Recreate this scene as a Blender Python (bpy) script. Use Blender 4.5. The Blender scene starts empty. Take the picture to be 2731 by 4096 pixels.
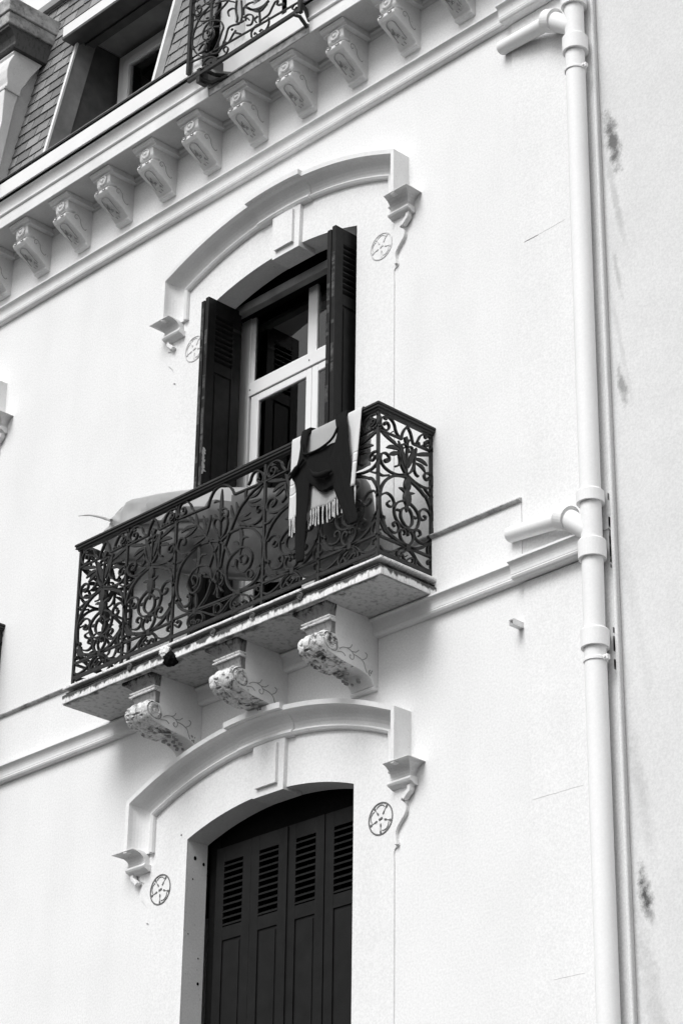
import bpy, bmesh, math, random
from mathutils import Vector, Matrix, noise
random.seed(7)
R = math.radians
scene = bpy.context.scene
COL = scene.collection

# ---------------------------------------------------------------- camera
cam_d = bpy.data.cameras.new("camera")
cam = bpy.data.objects.new("camera", cam_d)
COL.objects.link(cam)
cam_d.sensor_fit = 'HORIZONTAL'
cam_d.sensor_width = 36.0
cam_d.lens = 127.496
cam_d.clip_start = 0.1
cam_d.clip_end = 2000
M3 = Matrix(((0.69597059, 0.30762277, 0.64883986),
             (0.7179566, -0.31418606, -0.62114848),
             (0.01277703, 0.89813994, -0.43952406)))
cam.matrix_world = Matrix.Translation((9.5, -9.5, 1.6)) @ M3.to_4x4()
scene.camera = cam

# ---------------------------------------------------------------- world and light
SUN_EL, SUN_AZ = 50.0, 4.0       # degrees; azimuth measured from the street side (-y) towards +x
w = bpy.data.worlds.new("World")
scene.world = w
w.use_nodes = True
nt = w.node_tree
nt.nodes.clear()
sky = nt.nodes.new('ShaderNodeTexSky')
sky.sky_type = 'NISHITA'
sky.sun_disc = False
sky.sun_elevation = R(SUN_EL)
sky.sun_rotation = R(180 - SUN_AZ)
sky.air_density = 1.0
sky.dust_density = 4.0
bw = nt.nodes.new('ShaderNodeRGBToBW')
bg = nt.nodes.new('ShaderNodeBackground')
bg.inputs['Strength'].default_value = 0.125
wo = nt.nodes.new('ShaderNodeOutputWorld')
nt.links.new(sky.outputs[0], bw.inputs[0])
nt.links.new(bw.outputs[0], bg.inputs[0])
nt.links.new(bg.outputs[0], wo.inputs[0])

sd = bpy.data.lights.new("sun", 'SUN')
sd.energy = 1.7
sd.angle = R(30)
sd.color = (1, 1, 1)
so = bpy.data.objects.new("sun", sd)
COL.objects.link(so)
to_sun = Vector((math.sin(R(SUN_AZ)) * math.cos(R(SUN_EL)), -math.cos(R(SUN_AZ)) * math.cos(R(SUN_EL)), math.sin(R(SUN_EL))))
so.rotation_euler = (-to_sun).to_track_quat('-Z', 'Y').to_euler()
so.location = (0, -20, 30)

scene.view_settings.view_transform = 'Standard'
scene.view_settings.look = 'None'
scene.view_settings.exposure = 0.36
scene.view_settings.gamma = 1.0
scene.view_settings.use_curve_mapping = False
scene.cycles.max_bounces = 6
scene.cycles.diffuse_bounces = 3

# ---------------------------------------------------------------- materials
def nodes_of(name):
    m = bpy.data.materials.new(name)
    m.use_nodes = True
    t = m.node_tree
    b = t.nodes['Principled BSDF']
    return m, t, b

def N(t, kind, **kw):
    n = t.nodes.new(kind)
    for k, v in kw.items():
        if k in n.inputs:
            n.inputs[k].default_value = v
        else:
            setattr(n, k, v)
    return n

def grey(v):
    return (v, v, v, 1)

def coords(t, scale=(1, 1, 1)):
    tc = N(t, 'ShaderNodeNewGeometry')
    mp = N(t, 'ShaderNodeMapping')
    mp.inputs['Scale'].default_value = scale
    t.links.new(tc.outputs['Position'], mp.inputs[0])
    return mp.outputs[0]

def noise_ramp(t, vec, scale, detail, p0, c0, p1, c1, rough=0.6, dist=0.0):
    n = N(t, 'ShaderNodeTexNoise')
    n.inputs['Scale'].default_value = scale
    n.inputs['Detail'].default_value = detail
    n.inputs['Roughness'].default_value = rough
    n.inputs['Distortion'].default_value = dist
    t.links.new(vec, n.inputs['Vector'])
    r = N(t, 'ShaderNodeValToRGB')
    r.color_ramp.elements[0].position = p0
    r.color_ramp.elements[0].color = grey(c0)
    r.color_ramp.elements[1].position = p1
    r.color_ramp.elements[1].color = grey(c1)
    t.links.new(n.outputs['Fac'], r.inputs[0])
    return r.outputs[0], n.outputs['Fac']

def mul(t, a, b):
    m = N(t, 'ShaderNodeMix')
    m.data_type = 'RGBA'
    m.blend_type = 'MULTIPLY'
    m.inputs[0].default_value = 1.0
    t.links.new(a, m.inputs[6])
    t.links.new(b, m.inputs[7])
    return m.outputs[2]

def mat_render(name, base, var, blot, rough=0.85, bump=0.12, fine=75.0, cracks=False, spots=None):
    """painted lime render: fine grain, soft blotches, slight unevenness"""
    m, t, b = nodes_of(name)
    v = coords(t)
    fine_c, fac = noise_ramp(t, v, fine, 2.0, 0.3, base * (1 - var), 0.7, base * (1 + var))
    bl, _ = noise_ramp(t, v, 1.7, 6.0, 0.35, 1 - blot, 0.62, 1.0)
    c = mul(t, fine_c, bl)
    if cracks:
        vs = coords(t, (1, 1, 0.16))
        st, _ = noise_ramp(t, vs, 3.0, 5.0, 0.30, 0.965, 0.55, 1.0)
        c = mul(t, c, st)
    if spots:
        sp, _ = noise_ramp(t, v, 55, 2.0, spots[0], spots[1], spots[0] + .06, 1.0)
        c = mul(t, c, sp)
    t.links.new(c, b.inputs['Base Color'])
    b.inputs['Roughness'].default_value = rough
    b.inputs['Specular IOR Level'].default_value = 0.2
    bp = N(t, 'ShaderNodeBump')
    bp.inputs['Strength'].default_value = bump
    bp.inputs['Distance'].default_value = 0.004
    n2 = N(t, 'ShaderNodeTexNoise')
    n2.inputs['Scale'].default_value = 60
    n2.inputs['Detail'].default_value = 6
    t.links.new(v, n2.inputs['Vector'])
    t.links.new(n2.outputs['Fac'], bp.inputs['Height'])
    t.links.new(bp.outputs[0], b.inputs['Normal'])
    return m

def mat_plain(name, base, rough=0.6, spec=0.4, var=0.15, scale=30, bump=0.1, metallic=0.0):
    m, t, b = nodes_of(name)
    v = coords(t)
    c, fac = noise_ramp(t, v, scale, 4.0, 0.3, base * (1 - var), 0.7, base * (1 + var))
    t.links.new(c, b.inputs['Base Color'])
    b.inputs['Roughness'].default_value = rough
    b.inputs['Specular IOR Level'].default_value = spec
    b.inputs['Metallic'].default_value = metallic
    if bump:
        bp = N(t, 'ShaderNodeBump')
        bp.inputs['Strength'].default_value = bump
        bp.inputs['Distance'].default_value = 0.003
        t.links.new(fac, bp.inputs['Height'])
        t.links.new(bp.outputs[0], b.inputs['Normal'])
    return m

def mat_grime(name, base, dirt, scale, p0, p1, stretch=(1, 1, 0.5), bump=0.4, fine=0.06, zdirt=None):
    """old stone with black lichen and soot patches that have shapes of their own"""
    m, t, b = nodes_of(name)
    v = coords(t)
    vs = coords(t, stretch)
    f, _ = noise_ramp(t, v, 180, 3.0, 0.3, base * (1 - fine), 0.7, base * (1 + fine))
    g, gf = noise_ramp(t, vs, scale, 8.0, p0, dirt, p1, 1.0, rough=0.72, dist=0.6)
    if zdirt:      # soot that washes down from the drip groove
        tc = N(t, 'ShaderNodeTexCoord')
        sx = N(t, 'ShaderNodeSeparateXYZ')
        t.links.new(tc.outputs['Object'], sx.inputs[0])
        ma = N(t, 'ShaderNodeMath'); ma.operation = 'MULTIPLY_ADD'
        ma.inputs[1].default_value = -zdirt[1]; ma.inputs[2].default_value = zdirt[0] * zdirt[1]
        t.links.new(sx.outputs[zdirt[2] if len(zdirt) > 2 else 'Z'], ma.inputs[0])
        ad = N(t, 'ShaderNodeMath'); ad.operation = 'ADD'
        t.links.new(gf, ad.inputs[0]); t.links.new(ma.outputs[0], ad.inputs[1])
        rampn = [l.from_node for l in t.links if l.from_socket == g] if False else g.node
        t.links.new(ad.outputs[0], rampn.inputs[0])
    c = mul(t, f, g)
    g2, _ = noise_ramp(t, vs, scale * 4.1, 5.0, 0.34, 0.55, 0.5, 1.0, rough=0.7)
    c = mul(t, c, g2)
    t.links.new(c, b.inputs['Base Color'])
    b.inputs['Roughness'].default_value = 0.9
    b.inputs['Specular IOR Level'].default_value = 0.15
    bp = N(t, 'ShaderNodeBump')
    bp.inputs['Strength'].default_value = bump
    bp.inputs['Distance'].default_value = 0.008
    n2 = N(t, 'ShaderNodeTexNoise')
    n2.inputs['Scale'].default_value = 45
    n2.inputs['Detail'].default_value = 8
    t.links.new(v, n2.inputs['Vector'])
    t.links.new(n2.outputs['Fac'], bp.inputs['Height'])
    t.links.new(bp.outputs[0], b.inputs['Normal'])
    return m

def mat_glass():
    m, t, b = nodes_of('window_glass')
    t.nodes.remove(b)
    out = t.nodes['Material Output']
    tr = N(t, 'ShaderNodeBsdfTransparent')
    tr.inputs[0].default_value = grey(0.9)
    gl = N(t, 'ShaderNodeBsdfGlossy')
    gl.inputs['Roughness'].default_value = 0.01
    gl.inputs['Color'].default_value = grey(1)
    fr = N(t, 'ShaderNodeFresnel')
    fr.inputs[0].default_value = 2.05
    mx = N(t, 'ShaderNodeMixShader')
    t.links.new(fr.outputs[0], mx.inputs[0])
    t.links.new(tr.outputs[0], mx.inputs[1])
    t.links.new(gl.outputs[0], mx.inputs[2])
    t.links.new(mx.outputs[0], out.inputs[0])
    return m

def mat_stained_wall():
    """neighbour's render with damp stains running down beside the corner"""
    m, t, b = nodes_of('neighbour_render')
    v = coords(t)
    f, _ = noise_ramp(t, v, 75, 2.0, 0.3, 0.635, 0.7, 0.74)
    bl, _ = noise_ramp(t, v, 1.3, 6.0, 0.3, 0.90, 0.65, 1.0)
    c = mul(t, f, bl)
    tc = N(t, 'ShaderNodeTexCoord')
    sx = N(t, 'ShaderNodeSeparateXYZ')
    t.links.new(tc.outputs['Object'], sx.inputs[0])
    def mth(op, a, bb=None, clamp=False):
        n = N(t, 'ShaderNodeMath')
        n.operation = op
        n.use_clamp = clamp
        for i, q in enumerate((a, bb)):
            if q is None: continue
            if isinstance(q, (int, float)): n.inputs[i].default_value = q
            else: t.links.new(q, n.inputs[i])
        return n.outputs[0]
    nz = N(t, 'ShaderNodeTexNoise')
    nz.inputs['Scale'].default_value = 16
    nz.inputs['Detail'].default_value = 8
    nz.inputs['Roughness'].default_value = 0.7
    t.links.new(v, nz.inputs['Vector'])
    dn = mth('MULTIPLY', mth('SUBTRACT', nz.outputs['Fac'], 0.5), 2.4)
    total = None
    #         x     z     half width, half height, strength
    for (x, z, hw, hh, s) in ((1.85, 10.06, .055, .25, .75), (1.85, 9.66, .03, .35, .22), (1.845, 9.12, .022, .20, .25), (1.845, 8.36, .035, .14, .5),
                              (1.845, 8.65, .02, .5, .12), (1.84, 7.1, .05, .9, .07), (1.85, 5.93, .05, .5, .14), (1.845, 5.35, .042, .16, .85), (1.875, 5.24, .035, .07, .5),
                              (1.88, 4.75, .07, .6, .16), (1.88, 4.90, .02, .05, .2)):
        dx = mth('DIVIDE', mth('ADD', mth('SUBTRACT', sx.outputs['X'], x), mth('MULTIPLY', mth('SUBTRACT', sx.outputs['Z'], z), .16)), hw)
        dz = mth('DIVIDE', mth('SUBTRACT', sx.outputs['Z'], z), hh)
        rr = mth('SQRT', mth('ADD', mth('MULTIPLY', dx, dx), mth('MULTIPLY', dz, dz)))
        a = mth('SUBTRACT', 1.1, mth('ADD', rr, dn), True)
        a = mth('MULTIPLY', mth('MINIMUM', mth('MULTIPLY', a, 1.25), 1.0), s)
        total = a if total is None else mth('MAXIMUM', total, a)
    k = mth('SUBTRACT', 1.0, total, True)
    cmb = N(t, 'ShaderNodeCombineColor')
    for i in range(3): t.links.new(k, cmb.inputs[i])
    c = mul(t, c, cmb.outputs[0])
    t.links.new(c, b.inputs['Base Color'])
    b.inputs['Roughness'].default_value = 0.9
    b.inputs['Specular IOR Level'].default_value = 0.1
    bp = N(t, 'ShaderNodeBump')
    bp.inputs['Strength'].default_value = 0.25
    bp.inputs['Distance'].default_value = 0.006
    t.links.new(nz.outputs['Fac'], bp.inputs['Height'])
    t.links.new(bp.outputs[0], b.inputs['Normal'])
    return m

def mat_fabric(name, base, weave, stripes=None, rough=0.95):
    m, t, b = nodes_of(name)
    v = coords(t)
    wv = N(t, 'ShaderNodeTexWave')
    wv.inputs['Scale'].default_value = weave
    wv.inputs['Distortion'].default_value = 1.0
    wv.bands_direction = 'DIAGONAL'
    t.links.new(v, wv.inputs['Vector'])
    r = N(t, 'ShaderNodeValToRGB')
    r.color_ramp.elements[0].color = grey(base * 0.8)
    r.color_ramp.elements[1].color = grey(base * 1.1)
    t.links.new(wv.outputs['Fac'], r.inputs[0])
    c = r.outputs[0]
    if stripes:
        tc = N(t, 'ShaderNodeUVMap')
        sx = N(t, 'ShaderNodeSeparateXYZ')
        t.links.new(tc.outputs[0], sx.inputs[0])
        rr = N(t, 'ShaderNodeValToRGB')
        rr.color_ramp.interpolation = 'CONSTANT'
        e = rr.color_ramp.elements
        e[0].position = 0; e[0].color = grey(1)
        e[1].position = 1; e[1].color = grey(1)
        for a, bb, val in stripes:
            k = e.new(a); k.color = grey(val)
            k = e.new(bb); k.color = grey(1)
        t.links.new(sx.outputs['Y'], rr.inputs[0])
        c = mul(t, c, rr.outputs[0])
        rc = N(t, 'ShaderNodeValToRGB')      # darker woven middle band
        e = rc.color_ramp.elements
        e[0].position = .17; e[0].color = grey(1); e[1].position = .20; e[1].color = grey(.62)
        k = e.new(.70); k.color = grey(.62)
        k = e.new(.73); k.color = grey(1)
        t.links.new(sx.outputs['X'], rc.inputs[0])
        c = mul(t, c, rc.outputs[0])
    t.links.new(c, b.inputs['Base Color'])
    b.inputs['Roughness'].default_value = rough
    b.inputs['Specular IOR Level'].default_value = 0.1
    bp = N(t, 'ShaderNodeBump')
    bp.inputs['Strength'].default_value = 0.3
    bp.inputs['Distance'].default_value = 0.002
    t.links.new(wv.outputs['Fac'], bp.inputs['Height'])
    t.links.new(bp.outputs[0], b.inputs['Normal'])
    return m

M = dict(
    wall=mat_render('white_render', 0.785, 0.08, 0.04, cracks=True),
    trim=mat_render('painted_stone_trim', 0.82, 0.04, 0.16, bump=0.2, spots=(0.27, 0.84)),
    reveal=mat_render('worn_reveal', 0.78, 0.06, 0.12, bump=0.3, spots=(0.26, 0.6)),
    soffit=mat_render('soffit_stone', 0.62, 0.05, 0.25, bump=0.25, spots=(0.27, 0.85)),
    corbel=mat_render('corbel_stone', 0.74, 0.05, 0.18, bump=0.35, spots=(0.28, 0.82)),
    oldstone=mat_grime('weathered_balcony_stone', 0.78, 0.12, 12.0, 0.36, 0.46, (1, 1, 0.35), zdirt=(7.494, 8.0)),
    slabtop=mat_grime('weathered_slab_edge', 0.80, 0.2, 16.0, 0.33, 0.42, (1, 1, 1)),
    capstone=mat_grime('sooty_capital_stone', 0.22, 0.10, 12.0, 0.40, 0.52, (1, 1, .4), zdirt=(7.44, 3.0)),
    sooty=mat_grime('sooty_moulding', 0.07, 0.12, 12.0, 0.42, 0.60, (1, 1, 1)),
    volute=mat_grime('carved_volute_stone', 0.68, 0.14, 16.0, 0.40, 0.50, (1, 1, 1), bump=0.9),
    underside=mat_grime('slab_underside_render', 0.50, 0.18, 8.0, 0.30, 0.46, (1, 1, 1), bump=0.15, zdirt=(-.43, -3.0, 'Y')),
    ledge=mat_grime('weathered_ledge', 0.50, 0.45, 6.0, 0.35, 0.6, (1, 1, 1)),
    groove=mat_plain('carving_shade_and_dirt', 0.16, 0.9, 0.1),  # paints the shade of carved grooves; also a crack and pipe dirt
    faint=mat_plain('faint_carving_shade', 0.33, 0.9, 0.1),  # paints groove and pit shade on the corbels
    faint2=mat_plain('pale_carving_shade_and_cracks', 0.60, 0.9, 0.1),  # paints groove shade of the upper rosettes; also thin cracks
    iron=mat_plain('black_painted_iron', 0.022, 0.45, 0.3, 0.5, 90, 0.5),
    shutter=mat_plain('black_shutter_paint', 0.007, 0.5, 0.22, 0.5, 14, 0.25),
    shutterb=mat_plain('dark_grey_shutter_paint', 0.0065, 0.6, 0.2, 0.35, 10, 0.25),
    shutedge=mat_plain('worn_shutter_edge', 0.05, 0.6, 0.3, 0.9, 40, 0.4),
    flake=mat_plain('bare_flaked_patch', 0.55, 0.8, 0.2),
    whitewood=mat_plain('white_window_frame', 0.80, 0.35, 0.4, 0.02, 8, 0.0),
    glass=mat_glass(),
    curtain=mat_plain('grey_curtain', 0.75, 0.9, 0.1, 0.2, 6, 0.0),
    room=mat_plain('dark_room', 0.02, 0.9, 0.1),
    zinc=mat_plain('zinc_sheet', 0.24, 0.55, 0.4, 0.25, 5, 0.05),
    zincd=mat_plain('dark_zinc_sheet', 0.07, 0.5, 0.4, 0.3, 7, 0.05),
    whitemet=mat_plain('white_painted_board', 0.80, 0.5, 0.3, 0.04, 4, 0.0),
    gap=mat_plain('shadow_gap', 0.01, 0.9, 0.0),  # near-black standing for shade in gaps, recesses and holes
    pipe=mat_render('painted_pipe', 0.83, 0.03, 0.04, rough=0.6, bump=0.05),
    stain=mat_stained_wall(),
    towel=mat_fabric('cream_cotton_throw', 0.66, 160, ((.48, .492, .7), (.492, .50, 1.2), (.60, .612, .7), (.612, .62, 1.2))),  # each pale stripe has its shadow painted as a dark line
    knit=mat_fabric('black_knit', 0.012, 140),
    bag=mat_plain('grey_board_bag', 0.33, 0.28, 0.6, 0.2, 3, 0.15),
    bagshade=mat_plain('shaded_board_bag', 0.085, 0.33, 0.6, 0.4, 3, 0.2),  # same cover with its shade put into the colour
    asphalt=mat_plain('asphalt', 0.05, 0.9, 0.2, 0.2, 60, 0.2),
    pave=mat_plain('pavement_stone', 0.09, 0.9, 0.2, 0.2, 8, 0.1),
    roof=mat_plain('roof_zinc', 0.25, 0.6, 0.3),
)
def slate_mat():
    m, t, b = nodes_of('slate_tiles')
    oi = N(t, 'ShaderNodeAttribute')
    oi.attribute_name = 'tone'
    r = N(t, 'ShaderNodeValToRGB')
    r.color_ramp.elements[0].color = grey(0.17)
    r.color_ramp.elements[1].color = grey(0.33)
    t.links.new(oi.outputs['Fac'], r.inputs[0])
    v = coords(t)
    g, _ = noise_ramp(t, v, 25, 5, 0.3, 0.8, 0.7, 1.0)
    t.links.new(mul(t, r.outputs[0], g), b.inputs['Base Color'])
    b.inputs['Roughness'].default_value = 0.45
    return m
M['slate'] = slate_mat()

# ---------------------------------------------------------------- helpers
def tag(o, label=None, cat=None, group=None, kind=None):
    if label: o['label'] = label
    if cat: o['category'] = cat
    if group: o['group'] = group
    if kind: o['kind'] = kind
    return o

def empty(name, loc=(0, 0, 0), parent=None):
    o = bpy.data.objects.new(name, None)
    COL.objects.link(o)
    o.location = loc
    if parent:
        o.parent = parent
        o.matrix_parent_inverse = Matrix()
    return o

def obj(name, bm, mats, parent=None, smooth=False, bevel=0.0):
    me = bpy.data.meshes.new(name)
    bm.normal_update()
    bmesh.ops.recalc_face_normals(bm, faces=bm.faces)
    bm.to_mesh(me)
    bm.free()
    if not isinstance(mats, (list, tuple)): mats = [mats]
    for m in mats: me.materials.append(m)
    o = bpy.data.objects.new(name, me)
    COL.objects.link(o)
    if smooth:
        me.shade_smooth()
        me.set_sharp_from_angle(angle=R(50))
    if bevel:
        b = o.modifiers.new('bevel', 'BEVEL')
        b.width = bevel
        b.segments = 2
        b.limit_method = 'ANGLE'
        b.angle_limit = R(40)
    if parent:
        o.parent = parent
        wm = world_of(parent)
        o.matrix_parent_inverse = wm.inverted()
    return o

def world_of(o):
    m = o.matrix_basis.copy()
    if o.parent:
        m = world_of(o.parent) @ o.matrix_parent_inverse @ m
    return m

def box(bm, x0, x1, y0, y1, z0, z1, mi=0):
    r = bmesh.ops.create_cube(bm, size=1)
    for v in r['verts']:
        v.co = Vector(((x0 + x1) / 2 + v.co.x * (x1 - x0), (y0 + y1) / 2 + v.co.y * (y1 - y0), (z0 + z1) / 2 + v.co.z * (z1 - z0)))
    for f in set(f for v in r['verts'] for f in v.link_faces): f.material_index = mi
    return r['verts']

def loft(bm, rings, closed_ring=True, caps=True, mi=0):
    """rings: lists of Vectors with equal length"""
    vs = [[bm.verts.new(p) for p in ring] for ring in rings]
    n = len(rings[0])
    for a, b in zip(vs[:-1], vs[1:]):
        for i in range(n if closed_ring else n - 1):
            j = (i + 1) % n
            try:
                f = bm.faces.new((a[i], a[j], b[j], b[i])); f.material_index = mi
            except ValueError: pass
    if caps and closed_ring:
        for ring in (vs[0], vs[-1]):
            try:
                f = bm.faces.new(ring); f.material_index = mi
            except ValueError: pass
    return vs

def prism_x(bm, prof, x0, x1, mi=0, mitre0=0, mitre1=0):
    """profile [(y,z)] run along x"""
    loft(bm, [[Vector((x0 + mitre0 * y, y, z)) for y, z in prof], [Vector((x1 + mitre1 * y, y, z)) for y, z in prof]], mi=mi)

def prism_y(bm, prof, y0, y1, mi=0):
    """profile [(x,z)] run along y"""
    loft(bm, [[Vector((x, y0, z)) for x, z in prof], [Vector((x, y1, z)) for x, z in prof]], mi=mi)

def smooth_path(pts, k=3):
    if len(pts) < 3: return [Vector(p) for p in pts]
    P = [Vector(p) for p in pts]
    P = [2 * P[0] - P[1]] + P + [2 * P[-1] - P[-2]]
    out = []
    for i in range(1, len(P) - 2):
        a, b, c, d = P[i - 1:i + 3]
        for s in range(k):
            t = s / k
            out.append(0.5 * ((2 * b) + (c - a) * t + (2 * a - 5 * b + 4 * c - d) * t * t + (3 * b - a - 3 * c + d) * t ** 3))
    out.append(P[-2])
    return out

IRONW = 1.0
def ribbon(bm, pts2, w, d, put, leaf=False, k=3):
    """bar of hexagonal section along a path in a plane; put(u, v, depth) gives the 3-D point"""
    P = smooth_path([Vector((a, b)) for a, b in pts2], k)
    if leaf and len(P) < 6:
        A, B = P[0], P[-1]
        if len(P) == 2: P = [A.lerp(B, i / 7) for i in range(8)]
    n = len(P)
    rings = []
    for i, p in enumerate(P):
        tn = (P[min(i + 1, n - 1)] - P[max(i - 1, 0)])
        if tn.length < 1e-9: tn = Vector((1, 0))
        tn.normalize()
        nn = Vector((-tn.y, tn.x))
        f = 1.0
        if leaf: f = max(0.12, math.sin(math.pi * (0.06 + 0.9 * i / (n - 1))) ** 0.7)
        hw = w / 2 * f * IRONW
        hd = d / 2 * (0.5 + 0.5 * f if leaf else 1)
        ring = []
        for a, b in ((1, 0), (.8, 1), (-.8, 1), (-1, 0), (-.8, -1), (.8, -1)):
            q = p + nn * hw * a
            ring.append(put(q.x, q.y, b * hd))
        rings.append(ring)
    loft(bm, rings)

def tube(bm, pts, rad, n=12, k=1, mi=0):
    P = smooth_path(pts, k) if k > 1 else [Vector(p) for p in pts]
    m = len(P)
    rings = []
    ref = None
    for i, p in enumerate(P):
        t = (P[min(i + 1, m - 1)] - P[max(i - 1, 0)]).normalized()
        if ref is None:
            ref = t.orthogonal().normalized()
        ref = (ref - t * ref.dot(t)).normalized()
        b = t.cross(ref)
        r = rad if not isinstance(rad, (list, tuple)) else rad[min(len(rad) - 1, int(round(i / max(1, m - 1) * (len(rad) - 1))))]
        rings.append([p + (ref * math.cos(a) + b * math.sin(a)) * r for a in [2 * math.pi * j / n for j in range(n)]])
    loft(bm, rings, mi=mi)

def sweep_xz(bm, path, prof, mi=0, out_sign=1):
    """sweep profile [(d, y)] (d outward in the wall plane, y depth) along a path [(x, z)] with mitred corners"""
    P = [Vector(p) for p in path]
    n = len(P)
    rings = []
    for i, p in enumerate(P):
        def nrm(a, b):
            t = (b - a).normalized()
            return Vector((-t.y, t.x)) * out_sign
        if i == 0: m = nrm(P[0], P[1]); s = 1
        elif i == n - 1: m = nrm(P[-2], P[-1]); s = 1
        else:
            n1, n2 = nrm(P[i - 1], p), nrm(p, P[i + 1])
            m = (n1 + n2).normalized(); s = 1 / max(0.3, m.dot(n1))
        rings.append([Vector((p.x + m.x * s * d, y, p.y + m.y * s * d)) for d, y in prof])
    loft(bm, rings, mi=mi)

def arch_pts(xc, hw, zs, rise, n=24):
    """segmental arch from left springing to right springing"""
    rad = (hw * hw + rise * rise) / (2 * rise)
    a = math.asin(hw / rad)
    return [(xc + rad * math.sin(-a + 2 * a * i / n), zs + rise - rad + rad * math.cos(-a + 2 * a * i / n)) for i in range(n + 1)]

def plate_with_holes(bm, outer, holes, y0, y1, mi=0, mi_side=0, mi_reveal=0, reveal_y=None, back=True):
    """flat plate in the xz plane between y0 (front) and y1, with holes whose sides run back to reveal_y"""
    def loop(pts, y):
        vs = [bm.verts.new((x, y, z)) for x, z in pts]
        es = [bm.edges.new((vs[i], vs[(i + 1) % len(vs)])) for i in range(len(vs))]
        return vs, es
    edges = []
    fo, eo = loop(outer, y0)
    edges += eo
    hl = []
    for h in holes:
        hv, he = loop(h, y0)
        edges += he
        hl.append(hv)
    r = bmesh.ops.triangle_fill(bm, use_beauty=True, use_dissolve=False, edges=edges)
    for g in r['geom']:
        if isinstance(g, bmesh.types.BMFace): g.material_index = mi
    if y1 is not None:
        bo = [bm.verts.new((v.co.x, y1, v.co.z)) for v in fo]
        for i in range(len(fo)):
            j = (i + 1) % len(fo)
            f = bm.faces.new((fo[i], fo[j], bo[j], bo[i])); f.material_index = mi_side
    for hv in hl:
        ry = reveal_y if reveal_y is not None else y1
        bh = [bm.verts.new((v.co.x, ry, v.co.z)) for v in hv]
        for i in range(len(hv)):
            j = (i + 1) % len(hv)
            f = bm.faces.new((hv[i], hv[j], bh[j], bh[i])); f.material_index = mi_reveal

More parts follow.
